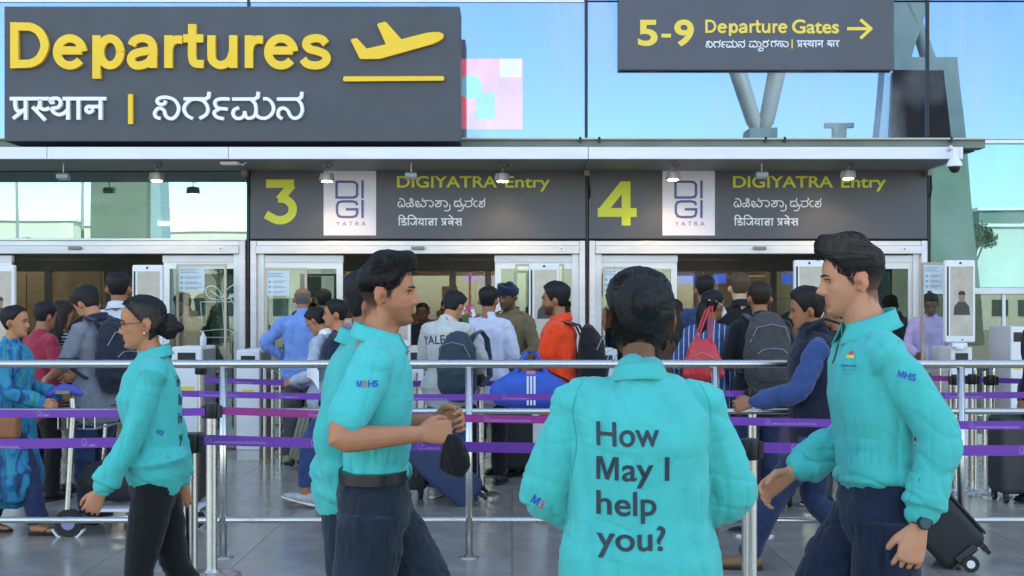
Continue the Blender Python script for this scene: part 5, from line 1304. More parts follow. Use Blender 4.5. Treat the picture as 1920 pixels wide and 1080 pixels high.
def bvh_of(o):
    me = o.data; return BVHTree.FromPolygons([v.co.copy() for v in me.vertices], [tuple(p.vertices) for p in me.polygons])
def decal(me, bvh, O, r, u, n, m, parent, name='lettering', step=.012, lift=.0022):
    """press flat lettering onto cloth: cut it small, then drop every vertex on the surface along n"""
    bm = bmesh.new(); bm.from_mesh(me); bmesh.ops.triangulate(bm, faces=bm.faces[:])
    xs = [v.co.x for v in bm.verts]; ys_ = [v.co.y for v in bm.verts]
    for ax, lo, hi in ((0, min(xs), max(xs)), (1, min(ys_), max(ys_))):
        c = lo + step
        while c < hi:
            nn = Vector((1, 0, 0)) if ax == 0 else Vector((0, 1, 0))
            bmesh.ops.bisect_plane(bm, geom=bm.verts[:] + bm.edges[:] + bm.faces[:], plane_co=nn * c, plane_no=nn); c += step
    bmesh.ops.triangulate(bm, faces=bm.faces[:])
    O, r, u, n = Vector(O), Vector(r).normalized(), Vector(u).normalized(), Vector(n).normalized(); bad = []
    for v in bm.verts:
        p = O + r * v.co.x + u * v.co.y - n * .4; h = bvh.ray_cast(p, n, .9)
        if h[0] is None: bad.append(v)
        else: v.co = h[0] - n * lift
    if bad: bmesh.ops.delete(bm, geom=bad, context='VERTS')
    o2 = bpy.data.meshes.new(name); bm.to_mesh(o2); bm.free(); o2.materials.append(m)
    return link(name, o2, parent)
def textflat(body, cap, off=.012):
    rest = body[1:] if body[0] == 'M' else body
    bm = bmesh.new(); dx = 0
    if rest.strip():
        me = textmesh(rest, cap / .70, off, 0); x0 = min(v.co.x for v in me.vertices); dx = cap * .97 if body[0] == 'M' else 0
        for v in me.vertices: v.co.x += dx - x0
        bm.from_mesh(me)
    if body[0] == 'M':      # the capital M with its deep notch
        f = bm.faces.new([bm.verts.new((x * cap, y_ * cap, 0)) for x, y_ in ((0, 0), (.15, 0), (.15, .72), (.36, 0), (.48, 0), (.69, .72), (.69, 0), (.84, 0), (.84, 1), (.62, 1), (.42, .32), (.22, 1), (0, 1))])
        f.normal_update(); bmesh.ops.triangulate(bm, faces=[f])
    me = bpy.data.meshes.new('text'); bm.to_mesh(me); bm.free()
    return me
def strands(out, n, pairs, m, fem, style, name='hair_strands', r=.0007, lift=.0015, seed=1, wild=.004):
    """loose single hairs over the hair surface, one mass"""
    rr = random.Random(seed); mb = MB(); HM = out['HM']; k = out['k']
    for i in range(n):
        (p0, t0), (p1, t1) = pairs(rr); pts = []; w1, w2 = rr.uniform(-wild, wild), rr.uniform(0, wild)
        ph = np.linspace(p0, p1, 7); tt = np.linspace(t0, t1, 7); th = hair_thick(style, ph, tt) + lift
        P = head_fn(ph, tt, th + w2 * np.sin(np.linspace(0, PI, 7)), fem, False)
        for q_ in P: pts.append((HM @ (Vector(q_) + Vector((w1 * .3, 0, 0)))) * k)
        V, F = loft(pts, [(r, r)] * 7, n=3, dome=0); mb.add(V, F)
    return tag(mb.build(name, m, out['hair']), kind='stuff')
TEAL = cloth('teal', (.044, .48, .455), .8, .06); TEAL_P = cloth('teal_polo', (.048, .52, .50), .8, .06)
TEAL_D = cloth('teal_seam', (.02, .33, .32), .85, .05)
m_bp = cloth('black_trousers', (.010, .010, .012)); m_dk = cloth('dark_slate_trousers', (.017, .027, .042)); m_nv = cloth('navy_trousers', (.012, .02, .045))
m_ink = mat('dark_ink', (.015, .03, .05), .6); m_inkb = mat('blue_ink', (.02, .06, .45), .6); m_inkr = mat('red_ink', (.6, .06, .12), .6)
JF = [(.0055, (5, 5, 2.2), 2, None), (.0045, (15, 15, 2.0), 3, None), (.002, (4, 4, 15), 9, None), (.008, (6, 6, 12), 6, (.7, .8, 1.0, 1.12))]
GRP = 'airport helpers in teal jackets'
# -- the woman seen from behind
c = person('woman seen from behind in a teal jacket asking How May I help you', 700, 1198, 0, 1.56, SK_C, 'bun', H_BLK,
    top=dict(m=TEAL, name='jacket', loose=.040, straight=.160, hem=.78, gather=.004, sleeve=1, sr=.063, sr1=.056, cuff=.010, collar=True, ch=.034, gap=28, folds=[(.009, (9, 8, 1.3), 1, None), (.004, (18, 16, 1.8), 2, None), (.004, (5, 5, 12), 7, None)]),
    legs=dict(m=m_bp), armR=((.12, .16, 1.01), (1.0, -.45, -.9)), armL=((-.12, .16, 1.01), (-1.0, -.45, -.9)), fem=True, fine=True, bw=1.27, hs=1.15, hup=.036, head=(4, 2, 1), group=GRP, seed=3.3)
bv = bvh_of(c['top'])
for i, (wd, z) in enumerate((('How', 1.160), ('May I', 1.072), ('help', .984), ('you?', .896))):
    me = textflat(wd, .060, .014); wid = {'How': .158, 'May I': .184, 'help': .151, 'you?': .174}[wd]; mx = max(v.co.x for v in me.vertices)
    for v in me.vertices: v.co.x *= wid / mx
    decal(me, bv, (-.124, -.4, z), (1, 0, 0), (0, 0, 1), (0, 1, 0), m_ink, c['top'])
for ch, dx, mm in (('M', 0, m_inkb), ('3', .026, m_inkr)):
    decal(textflat(ch, .024), bv, (-.292 + dx * .7, -.4, .998 - dx * .5), (1, 0, -.5), (.5, 0, 1), (0, 1, 0), mm, c['top'])
for sx in (-1, 1):
    P = smooth_pts([(sx * .150, 1.325), (sx * .180, 1.25), (sx * .172, 1.16), (sx * .185, 1.07)], 5); V, F = ribbon(P, .0022, 0, .001); sm_ = bpy.data.meshes.new('seam'); sm_.from_pydata([(v[0], v[2], 0) for i, v in enumerate(V) if i % 4 < 2], [], [(2 * i, 2 * i + 1, 2 * i + 3, 2 * i + 2) for i in range(len(P) - 1)])
    decal(sm_, bv, (0, -.4, 0), (1, 0, 0), (0, 0, 1), (0, 1, 0), TEAL_D, c['top'], 'seam', lift=.0012)
# bun: a coil of hair
HMk = Matrix.Scale(c['k'], 4) @ c['HM']
V, F = loft([(0, -.075, .035), (0, -.092, .035), (0, -.11, .034), (0, -.128, .033), (0, -.138, .033)], [(.055, .055), (.076, .074), (.078, .074), (.064, .062), (.040, .040)], ref=(1, 0, 0), n=40)
me = fuse([(V, F)], .004, 8, 1); wrinkle(me, 1, 2.2, [(.003, (14, 4, 34), 5, None), (.0015, (90, 10, 30), 0, None)]); P = coords(me); A = np.array(HMk); setco(me, P @ A[:3, :3].T + A[:3, 3]); me.materials.append(H_BLK); link('hair_bun', me, c['hair'])
strands(c, 1300, lambda r: (lambda a: ((a, r.choice([r.uniform(.14, .4), r.uniform(.45, .95)])), (math.copysign(PI * r.uniform(.86, 1), a), r.uniform(.45, .8))))(r.choice((-1, 1)) * r.uniform(1.6, PI)), H_STR, True, 'pulled', r=.0007, wild=.005, seed=4)
mb = MB(); rr = random.Random(5)
for i in range(70):   # flyaway hairs at nape and crown
    a = rr.uniform(-PI, PI); t0 = rr.choice([rr.uniform(.1, .2), rr.uniform(.75, .98), rr.uniform(.1, .6)])
    p = Vector(head_fn(np.array([a]), np.array([t0]), np.array([.012]), True, False)[0]); d = Vector((p.x, p.y, p.z * .6)).normalized(); g = Vector((rr.gauss(0, .5), rr.gauss(0, .5), rr.gauss(-.3, .5)))
    pts = [HMk @ (p + d * u * .010 + g * u * u * .010) for u in (0, .5, 1, 1.5)]; V, F = loft(pts, [(.0004, .0004)] * 4, n=3, dome=0); mb.add(V, F)
tag(mb.build('stray_hair', H_BLK, c['hair']), kind='stuff')

# -- the man walking right, cap in hand
a = person('smiling man walking in a short sleeved teal polo holding a black cap', 560, 704, -89, 1.75, SK_A, 'quiff', H_BLK, fade=True,
    top=dict(m=TEAL_P, name='polo_shirt', loose=.018, hem=.945, gather=.012, sleeve=.36, sr=.061, collar=True, ch=.034, gap=20, folds=[(.0055, (5, 5, 2.2), 2, None), (.0045, (15, 15, 2.0), 3, None), (.002, (4, 4, 15), 9, None), (.010, (10, 10, 10), 6, (.85, .92, 1.03, 1.12))]),
    legs=dict(m=m_dk, loose=.019), armR=((.17, .145, 1.09), (.4, -1, -.35)), armL=((-.14, .18, 1.10), (-.4, -1, -.35)), footR=(.09, -.33, .05), footL=(-.09, .34, .0), fine=True, head=(-2, 0, 0), bw=.86, hs=.96, beard=.40, group=GRP, seed=8, lean=2, curl=42, nose=1.12)
bv = bvh_of(a['top'])
for i, (ch, mm) in enumerate((('M', m_inkb), ('3', m_inkr), ('H', m_inkb), ('S', m_inkb))):
    decal(textflat(ch, .020, .03), bv, (.5, -.035 + i * .018, 1.265), (0, 1, 0), (0, 0, 1), (-1, 0, 0), mm, a['top'])
k = a['k']; mbt = MB()
V, F = loft([Vector((0, -.004, z)) * k + Vector((0, .0, -.03)) for z in (.955, .99)], [(.176 * k, .114 * k)] * 2, n=40, p=.85, dome=0); mbt.add(V, F)
bel = mbt.build('belt', mat('black_leather', (.012, .012, .013), .35), a['root'], True); MB().box(-.025, .025, .127 * k + .0, .127 * k + .008, .93 * k, .975 * k, .003).build('buckle', M_dark, bel)
hw = a['root'].matrix_world if False else Matrix.Translation(a['root'].location) @ Matrix.Rotation(R(-90), 4, 'Z')
hp = hw @ (a['J'][1][2] * k + Vector((-.03, .12, -.02)))
t = empty('black_cap', hp, R(-8), 'black knitted cap hanging from the hand of the walking man', 'cap')
ps = [loft([(0, 0, .005), (0, 0, -.02), (.005, 0, -.055), (.008, 0, -.085), (.008, 0, -.098)], [(.026, .016), (.036, .026), (.046, .032), (.050, .032), (.042, .024)], n=22)]
me = fuse(ps, .004, 3, .8); wrinkle(me, 1, 4, [(.006, (30, 30, 10), 3, None)]); me.materials.append(cloth('black_knit', (.01, .01, .011))); link('cap_fabric', me, t)
strands(a, 500, lambda r: ((r.uniform(-.9, .9), r.uniform(.80, .86)), (r.uniform(-2.6, 2.6), r.uniform(.72, .97))), H_STR, False, 'quiff', r=.0009, lift=.0005, wild=.006, seed=6)

# -- his colleague half hidden behind him
b2 = person('man in teal jacket half hidden behind the smiling walking man', 515, 660, -88, 1.66, SK_B, 'thick', H_BLK, lean=5,
    top=dict(m=TEAL, name='jacket', loose=.034, hem=.90, gather=.01, sleeve=1, cuff=.01, collar=True, folds=JF), legs=dict(m=m_dk), armR=((.17, .0, .86), (.3, -1, -.3)), armL=((-.16, .0, .86), (-.3, -1, 0)), footR=(.09, -.2, .03), footL=(-.09, .2, 0), group=GRP)

# -- the woman walking left
w = person('woman walking in a teal jacket and black trousers with her hair in a bun', 460, 291, 106, 1.56, SK_A, 'bun', H_BLK,
    top=dict(m=TEAL, name='jacket', loose=.022, hem=.925, gather=.010, sleeve=1, sr=.056, sr1=.040, cuff=.012, collar=True, ch=.034, gap=22, folds=JF, belly=.01),
    legs=dict(m=m_bp, loose=.004, tight=1, taper=.92), armL=((-.17, .24, .82), (-.25, -1, -.2)), armR=((.15, -.12, .84), (.3, -1, 0)), footR=(.085, -.32, .08), footL=(-.085, .06, 0), fem=True, fine=True, head=(4, 0, 0), bw=.97, group=GRP, seed=12, lean=2, curl=36, nose=.85)
bv = bvh_of(w['top'])
for j, wd in enumerate(('How', 'May I', 'help', 'you?')): decal(textflat(wd, .044, .014), bv, (-.08, -.4, 1.20 - j * .075), (1, 0, 0), (0, 0, 1), (0, 1, 0), m_ink, w['top'])
decal(textflat('M3', .018, .03), bv, (-.5, -.005, 1.02), (0, -1, -.5), (0, -.5, 1), (1, 0, 0), m_inkb, w['top'])
HMk = Matrix.Scale(w['k'], 4) @ w['HM']
V, F = loft([(0, -.080, -.012), (0, -.105, -.016), (0, -.135, -.020), (0, -.150, -.022)], [(.045, .045), (.064, .060), (.058, .054), (.028, .026)], n=36)
me = fuse([(V, F)], .004, 4, 1); wrinkle(me, 1, 6, [(.005, (22, 4, 22), 0, None)]); P = coords(me); A = np.array(HMk); setco(me, P @ A[:3, :3].T + A[:3, 3]); me.materials.append(H_BLK); link('hair_bun', me, w['hair'])
strands(w, 700, lambda r: (lambda a: ((a, float(np.interp(abs(math.degrees(a)), HL_F[0], HL_F[1])) + r.uniform(.0, .12)), (math.copysign(PI * r.uniform(.86, 1), a), r.uniform(.36, .6))))(r.choice((-1, 1)) * r.uniform(.75, 1.9)), H_STR, True, 'pulled', r=.0007, wild=.003, seed=9)
def glasses(o, m):
    mb = MB(); H = Matrix.Scale(o['k'], 4) @ o['HM']
    for sx in (-1, 1):
        pts = [H @ Vector((sx * .032 + .020 * math.cos(i * PI / 8), .094 - .2 * abs(.020 * math.cos(i * PI / 8) * sx + .0) * 0, .010 + .015 * math.sin(i * PI / 8))) for i in range(17)]
        mb.tube(pts, .0012, 6); mb.tube([H @ Vector((sx * .052, .094, .016)), H @ Vector((sx * .076, .07, .016)), H @ Vector((sx * .080, .0, .014)), H @ Vector((sx * .078, -.012, .004))], .0013, 6)
    mb.tube([H @ Vector((-.012, .095, .014)), H @ Vector((.012, .095, .014))], .0012, 6)
    mb.build('glasses', m, o['root'])
glasses(w, M_dark)
e_ = Matrix.Scale(w['k'], 4) @ w['HM'] @ Vector((-.088, -.004, -.032)); MB().lathe([(.001, -.005), (.0055, 0), (.001, .005)], tuple(e_), 10).build('earring', mat('pearl', (.8, .75, .7), .2), w['root'], True)

# -- the man walking left on the far side
r_ = person('young man with a tall quiff walking in a zipped teal jacket and wristwatch', 600, 1644, 93, 1.81, SK_E, 'quiff_high', H_BLK, fade=True, beard=.12,
    top=dict(m=TEAL, name='jacket', loose=.022, hem=.95, gather=.012, sleeve=1, sr=.053, sr1=.040, cuff=.010, slen=.88, collar=True, ch=.038, gap=20, folds=[(.0055, (5, 5, 2.2), 2, None), (.0045, (15, 15, 2.0), 3, None), (.002, (4, 4, 15), 9, None), (.009, (6, 6, 11), 7, (.82, .88, 1.02, 1.15))]),
    legs=dict(m=m_nv, loose=.012), armL=((-.19, -.05, .835), (-.15, -1, 0)), armR=((.18, .20, .925), (.4, -1, -.2)), footR=(.09, .36, 0), footL=(-.09, -.30, .06), fine=True, head=(2, -13, 0), hs=.95, bw=.84, group=GRP, seed=17, curl=26, nose=1.2, lean=4)
bv = bvh_of(r_['top']); k = r_['k']
nf = Vector((0, -1, 0))
for ch, dx, dz_, mm, cp in (('DEPARTURE', 0, 0, m_inkb, .007), ('AIRPORT HELP', .0, -.014, mat('pale_blue_ink', (.05, .3, .5), .6), .005)): pass
V = []; 
pm_ = MB(); P1 = ribbon([(0, 0), (.035, 0)], .010, 0, .001); 
def flat(P):
    bm = bmesh.new(); f = bm.faces.new([bm.verts.new((x, y_, 0)) for x, y_ in P]); me = bpy.data.meshes.new('f'); bm.to_mesh(me); bm.free(); return me
decal(flat([(0, 0), (.040, 0), (.034, .010), (.022, .016), (.008, .010)]), bv, (-.075, .4, 1.36), (-1, 0, 0), (0, 0, 1), nf, M_yel2, r_['top'], 'emblem')
decal(flat([(.012, .010), (.030, .010), (.026, .022), (.016, .022)]), bv, (-.075, .4, 1.36), (-1, 0, 0), (0, 0, 1), nf, m_inkr, r_['top'], 'emblem', lift=.003)
for j in range(3): decal(flat([(0 + .006 * j, 0), (.055 - .006 * j, 0), (.055 - .006 * j, .004), (.006 * j, .004)]), bv, (-.068, .4, 1.335 - j * .012), (-1, 0, 0), (0, 0, 1), nf, m_inkb if j == 0 else mat('pale_blue_ink', (.05, .3, .5), .6), r_['top'], 'emblem_line')
decal(textflat('MHS', .020, .03), bv, (-.6, .02, 1.31), (0, -1, -.25), (0, -.25, 1), (1, 0, 0), m_inkb, r_['top'])
zp = MB(); 
bz = [Vector((0, .3, z)) for z in np.linspace(1.46, 1.34, 8)]; pts = []
for q in bz:
    h_ = bv.ray_cast(q, nf, .6)
    if h_[0] is not None: pts.append(h_[0] + Vector((0, .002, 0)))
if len(pts) > 1: MB().tube(pts, .0035, 6).build('zip', M_dark, r_['top'])

S, E, Wr = r_['J'][-1]; d = (Wr - E).normalized(); wp = (Wr - d * .006) * k
V, F = loft([wp - d * .013, wp + d * .013], [(.031, .027)] * 2, ref=(0, 1, 0), n=24, dome=0); wt = MB().add(V, F).build('watch', M_blk, r_['root'], True)
MB().cyl((0, 0, 0), .022, .012, 'x', 24).build('watch_case', M_dark, wt, False, tuple(wp + Vector((-.032, 0, 0)))); MB().cyl((0, 0, 0), .017, .003, 'x', 24).build('watch_dial', mat('watch_dial', (.05, .10, .11), .15), wt, False, tuple(wp + Vector((-.0395, 0, 0))))
strands(r_, 600, lambda r: ((r.uniform(-.9, .9), r.uniform(.80, .86)), (r.uniform(-2.4, 2.4), r.uniform(.74, .97))), H_STR, False, 'quiff_high', r=.0009, lift=.001, wild=.007, seed=11)

# short hairs that soften the edge of the hair on the near heads
for o_, fem_, st_, sd_ in ((a, False, 'quiff', 31), (r_, False, 'quiff_high', 32), (w, True, 'pulled', 33)):
    HLx = HL_F if fem_ else ([0, 25, 42, 52, 60, 72, 85, 110, 180], [.80, .81, .77, .70, .62, .57, .55, .53, .53])
    strands(o_, 900, lambda r: (lambda a_, t_: ((a_, t_ - r.uniform(.0, .02)), (a_ * (1 + r.uniform(0, .12)), t_ + r.uniform(.04, .10))))(*(lambda q: (q, float(np.interp(abs(math.degrees(q)), HLx[0], HLx[1]))))(r.uniform(-PI, PI))), H_BLK, fem_, st_, 'hairline_strands', r=.0006, lift=.0006, wild=.002, seed=sd_)

# ------------------------------------------------------------------ travellers behind the railing
jean = cloth('blue_jeans', (.035, .075, .20), .85, .2); jeand = cloth('dark_jeans', (.02, .035, .09), .85, .15); gtr = cloth('grey_trousers', (.07, .068, .075)); blk = cloth('black_cloth', (.012, .012, .014))
brn = {'m': mat('brown_shoe', (.2, .11, .05), .6)}; bei = {'m': mat('beige_shoe', (.3, .25, .17), .6)}
snk = {'m': mat('white_sneaker', (.5, .5, .52), .6, noise_=.3, nscale=25), 'sole': M_white}; bsn = {'m': M_blk, 'sole': M_white}
def mat_kurta():
    m = mat('kurta_print', (.015, .16, .34), .8); nt = m.node_tree; b = nt.nodes['Principled BSDF']; L = nt.links.new
    tc = nt.nodes.new('ShaderNodeTexCoord'); mp = nt.nodes.new('ShaderNodeMapping'); mp.inputs['Scale'].default_value = (5, 5, 2); n = nt.nodes.new('ShaderNodeTexNoise'); n.inputs['Scale'].default_value = 2.2; n.inputs['Detail'].default_value = 8; n.inputs['Distortion'].default_value = 1.5
    r = nt.nodes.new('ShaderNodeValToRGB'); e = r.color_ramp.elements; e[0].position = .36; e[0].color = (.008, .045, .13, 1); e[1].position = .5; e[1].color = (.01, .21, .42, 1)
    x = e.new(.60); x.color = (.02, .28, .36, 1); x = e.new(.66); x.color = (.03, .20, .10, 1)
    L(tc.outputs['Object'], mp.inputs[0]); L(mp.outputs[0], n.inputs['Vector']); L(n.outputs['Fac'], r.inputs[0]); L(r.outputs[0], b.inputs['Base Color']); return m
G2 = 'travellers and staff by the entrance'
def P_(*a, **kw): kw.setdefault('group', G2); return person(*a, **kw)
AD = dict(armR=((.16, .24, 1.05), (.5, -1, -.4)), armL=((-.16, .24, 1.05), (-.5, -1, -.4)))     # hands held in front
AH = dict(armR=((.23, .0, .82), (.3, -1, 0)), armL=((-.23, .02, .82), (-.3, -1, 0)))
P_('lady in a blue and green patterned kurta pushing a luggage trolley', 277, 22, -86, 1.56, SK_A, 'bun', H_BLK, top=dict(m=mat_kurta(), name='kurta', hem=.42, flare=.16, sleeve=1, sr1=.05, loose=.02, folds=[(.014, (8, 8, 2.5), 1, None), (.006, (14, 14, 8), -6, None)]), legs=dict(m=jeand, hem=1.25), shoe=dict(sandal=1),
   armR=((.22, .27, 1.0), (.3, -1, -.5)), armL=((-.2, .28, 1.02), (-.3, -1, -.5)), footR=(.08, .22, 0), footL=(-.08, -.20, 0), fem=True, bw=1.1, head=(2, 0, 0), seed=21, vox=.006)
P_('man in a dark red T-shirt behind the lady in the blue kurta', 235, 78, -35, 1.57, SK_B, 'short', top=dict(m=cloth('dark_red', (.34, .03, .06)), sleeve=.42, hem=.82), legs=dict(m=blk), **AD, head=(8, 5, 0))
P_('woman with long brown hair in a black and white striped top', 226, 108, -25, 1.585, SK_B, 'long', H_BRN, top=dict(m=striped('black_white_stripes', (.03, .02, .03), (.45, .42, .43), 2, 38, .4), sleeve=.8, hem=.84), legs=dict(m=mat('floral_trousers', (.42, .38, .3), .8, noise_=.45, nscale=30)), **AD, fem=True, head=(14, 0, 0))
g4 = P_('young man in a grey polo shirt with a dark backpack looking at a phone', 262, 180, 62, 1.70, SK_A, 'thick', H_BLK, top=dict(m=cloth('heather_grey', (.20, .21, .26)), sleeve=.44, hem=.80, collar=True, cm=cloth('navy_trim', (.02, .025, .05)), name='polo_shirt'), legs=dict(m=jeand), armR=((.12, .32, 1.06), (.4, -1, -.5)), armL=((-.16, .30, 1.04), (-.5, -1, -.4)), head=(32, 0, 0), vox=.006)
P_('tall man seen from behind in a white shirt', 240, 222, 8, 1.80, SK_B, 'short', top=dict(m=cloth('white_shirt', (.62, .64, .74)), hem=.82, collar=True), legs=dict(m=blk), **AD)
P_('guard in brown uniform behind the glass screen with the bow', 170, 354, 75, 1.72, SK_C, 'short', top=dict(m=cloth('khaki', (.17, .125, .07)), sleeve=.45, hem=.85, collar=True), legs=dict(m=cloth('khaki', (.15, .115, .07))), **AD, head=(22, 0, 0), beard=.3)
P_('balding man seen from behind in a light blue shirt and grey trousers', 190, 567, 2, 1.74, SK_B, 'bald', H_GRY, top=dict(m=cloth('sky_blue', (.17, .29, .66), .8), hem=.86, sleeve=1, gather=.006, folds=[(.014, (9, 9, 3), 2, None), (.008, (12, 12, 12), -7, None)]), legs=dict(m=gtr), shoe=bei, armR=((.15, .24, 1.03), (1, -.5, -.3)), armL=((-.20, .10, 1.03), (-1, -.35, 0)), footR=(.14, .05, 0), footL=(-.14, 0, 0), bw=1.06)
P_('dark haired man beyond the balding man', 178, 607, 20, 1.73, SK_C, 'short', top=dict(m=blk), legs=dict(m=blk), **AD)
gl = P_('young woman with glasses in a white collared blouse looking down at papers', 238, 612, 68, 1.57, SK_A, 'pony', H_BLK, top=dict(m=cloth('pale_blouse', (.45, .50, .60)), hem=.86, collar=True, cm=M_wht), legs=dict(m=m_nv), **AD, fem=True, head=(36, 0, 0), vox=.006); glasses(gl, M_alu)
P_('grey haired lady beyond the young woman with glasses', 185, 652, 10, 1.60, SK_D, 'full', H_LBR, top=dict(m=cloth('mauve', (.3, .2, .3))), legs=dict(m=blk), fem=True)
ya = P_('young man in a light grey sweater lettered YALE', 232, 840, -22, 1.68, SK_A, 'full', H_BLK, top=dict(m=cloth('light_grey_sweat', (.52, .52, .50)), name='sweater', loose=.03, hem=.84, gather=.01, cuff=.01), legs=dict(m=jean, loose=.02), shoe=snk, armR=((.16, .27, 1.0), (1, -.7, -.2)), armL=((-.14, .25, 1.02), (-.8, -1, -.2)), head=(26, -12, 0), bw=1.05)
bv = bvh_of(ya['top']); decal(textflat('YALE', .070, .014), bv, (-.185, -.4, 1.235), (1, .1, .06), (-.06, 0, 1), (0, 1, 0), mat('navy_ink', (.02, .03, .12), .6), ya['top'])
P_('young man in a white hoodie facing the policeman', 215, 915, -16, 1.71, SK_B, 'short', top=dict(m=cloth('white_hoodie', (.60, .60, .74)), name='hoodie', loose=.03, hem=.80), legs=dict(m=blk), **AD)
ho = ALL_P
pc = P_('policeman in khaki uniform and dark blue beret checking papers', 202, 957, 142, 1.76, SK_C, 'short', top=dict(m=cloth('khaki', (.17, .125, .07)), hem=.82, collar=True, name='uniform_shirt', sleeve=.8), legs=dict(m=cloth('khaki', (.15, .115, .07))), armR=((.12, .26, 1.32), (.5, -1, -.6)), armL=((-.2, .18, 1.02), (-.5, -1, -.2)), head=(10, 0, 0), beard=.5, bw=1.1, vox=.006)
H = Matrix.Scale(pc['k'], 4) @ pc['HM']; m_ber = cloth('beret_navy', (.012, .016, .05))
V, F = loft([(0, 0, .045), (.0, 0, .062), (-.015, -.005, .085), (-.03, -.01, .108), (-.03, -.01, .118)], [(.083, .098), (.088, .102), (.105, .115), (.085, .10), (.04, .05)], n=28); me = fuse([(V, F)], .006, 3, .7); P = coords(me); A = np.array(H); setco(me, P @ A[:3, :3].T + A[:3, 3]); me.materials.append(m_ber); br = link('beret', me, pc['root'])
MB().cyl((0, 0, 0), .014, .006, 'y', 12).build('badge', mat('brass', (.6, .45, .2), .35, .9), br, False, tuple(H @ Vector((.03, .103, .072))))
kk = pc['k']; V, F = loft([Vector((0, 0, 1.0)) * kk, Vector((0, 0, 1.045)) * kk], [(.178, .128)] * 2, n=36, p=.85, dome=0); MB().add(V, F).build('belt', mat('red_brown_leather', (.25, .05, .02), .5), pc['root'], True)
for sx in (-1, 1): MB().box(-.035, .035, -.02, .02, -.004, .004, .002).build('shoulder_strap', mat('red_strap', (.45, .12, .08), .6), pc['root'], False, tuple((pc['UM'] @ Vector((sx * .15, -.0, 1.462))) * kk), (0, R(sx * 22), 0))
og = P_('bearded man in an orange-red polo shirt with folded arms', 255, 1048, 78, 1.70, SK_B, 'thick', H_BLK, top=dict(m=cloth('orange_red', (.84, .058, .012)), name='polo_shirt', sleeve=.36, hem=.80, collar=True, belly=.035, loose=.014, folds=[(.012, (9, 9, 6), 4, None), (.006, (14, 14, 12), -7, None)]), legs=dict(m=jeand), armR=((.04, .24, 1.12), (.9, -.6, -.8)), armL=((-.02, .27, 1.08), (-.9, -.5, -.8)), beard=.9, bw=1.1, vox=.006, head=(2, -4, 0))
st = P_('woman with a black ponytail in a blue striped blouse and white mask', 245, 1330, -14, 1.66, SK_B, 'pony', H_BLK, top=dict(m=striped('blue_white_stripes', (.03, .07, .20), (.45, .5, .6), 0, 26, .18), hem=.72, sleeve=.7, loose=.03, flare=.2), legs=dict(m=blk), armR=((.24, .03, .84), (.3, -1, 0)), armL=((-.18, .22, 1.1), (-.5, -1, -.3)), fem=True, head=(6, -38, 0), vox=.006)
P_('tall man in a dark blue T-shirt beyond the striped blouse', 206, 1322, 0, 1.82, SK_B, 'short', top=dict(m=cloth('dark_blue_tee', (.03, .055, .13)), sleeve=.42, hem=.82), legs=dict(m=blk), **AD)
P_('tall fair skinned man with brown hair in a black top', 216, 1387, 0, 1.83, SK_D, 'short', H_LBR, top=dict(m=blk, hem=.84, collar=True), legs=dict(m=jeand), **AD)
bk_ = P_('man in a black T-shirt carrying a large grey backpack', 250, 1425, 4, 1.715, SK_B, 'short', H_BRN, top=dict(m=blk, hem=.82, sleeve=.45, loose=.02), legs=dict(m=jeand), **AD, bw=1.08)
P_('hunched young man lifting a phone in his palm', 215, 1497, 55, 1.50, SK_C, 'thick', top=dict(m=cloth('pale_green', (.25, .32, .28)), sleeve=1), legs=dict(m=blk), armR=((.10, .32, 1.3), (.4, -1, -.6)), armL=((-.1, .35, 1.32), (-.4, -1, -.8)), head=(24, 0, 0))
vm = P_('man walking in a navy vest over a blue sweater and jeans', 322, 1535, 78, 1.73, SK_B, 'thick', H_BLK, top=dict(m=cloth('blue_sweater', (.035, .07, .20)), hem=.86, sleeve=1, loose=.018, cuff=.008), legs=dict(m=jeand), shoe=brn, armL=((-.20, .36, .98), (-.4, -1, -.3)), armR=((.2, -.25, .85), (.4, -1, 0)), footL=(-.08, .40, .0), footR=(.08, -.28, .04), head=(4, 0, 0), bw=1.12, vox=.006, lean=3)
# vest over the sweater
UM = vm['UM']; rr = [(.84, .205, .160), (.95, .208, .160), (1.05, .200, .156), (1.15, .196, .150), (1.27, .208, .158), (1.36, .206, .145), (1.42, .168, .118), (1.455, .115, .098), (1.485, .078, .082)]
me = fuse([loft([UM @ Vector((0, -.002, z)) for z, a_, b_ in rr], [(a_ * 1.08, b_ * 1.06) for z, a_, b_ in rr], n=30, p=.85)], .009, 2, .6); wrinkle(me, 1, 5, [(.009, (9, 9, 7), 4, None)]); setco(me, coords(me) * vm['k']); me.materials.append(cloth('navy_vest', (.012, .016, .035))); vo = link('vest', me, vm['root'])
MB().box(-.004, .004, -.003, .003, -.06, .06).build('piping', mat('red_piping', (.4, .02, .05), .6), vo, False, tuple((UM @ Vector((-.150, -.10, 1.375))) * vm['k']), (R(30), R(20), 0))
P_('official in a lilac shirt with a lanyard behind the last face scanner', 172, 1743, 165, 1.715, SK_C, 'short', top=dict(m=cloth('lilac_shirt', (.48, .40, .68)), hem=.84, collar=True, sleeve=.9), legs=dict(m=blk), **AD, head=(24, 0, 0))
P_('person in black trousers and black sneakers hidden behind the teal jacket', 247, 1572, 70, 1.60, SK_B, 'short', top=dict(m=blk), legs=dict(m=gtr), shoe=bsn, footR=(.08, .12, 0), footL=(-.08, -.10, 0))
P_('traveller in dark clothes standing beside the charcoal suitcase', 238, 1950, 40, 1.66, SK_B, 'short', top=dict(m=blk), legs=dict(m=blk), **AH)
P_('woman in a brown top beyond the hair bun', 205, 1262, -20, 1.60, SK_B, 'long', H_BRN, top=dict(m=cloth('brown_top', (.12, .06, .04)), sleeve=.4), legs=dict(m=jeand), **AD, fem=True)
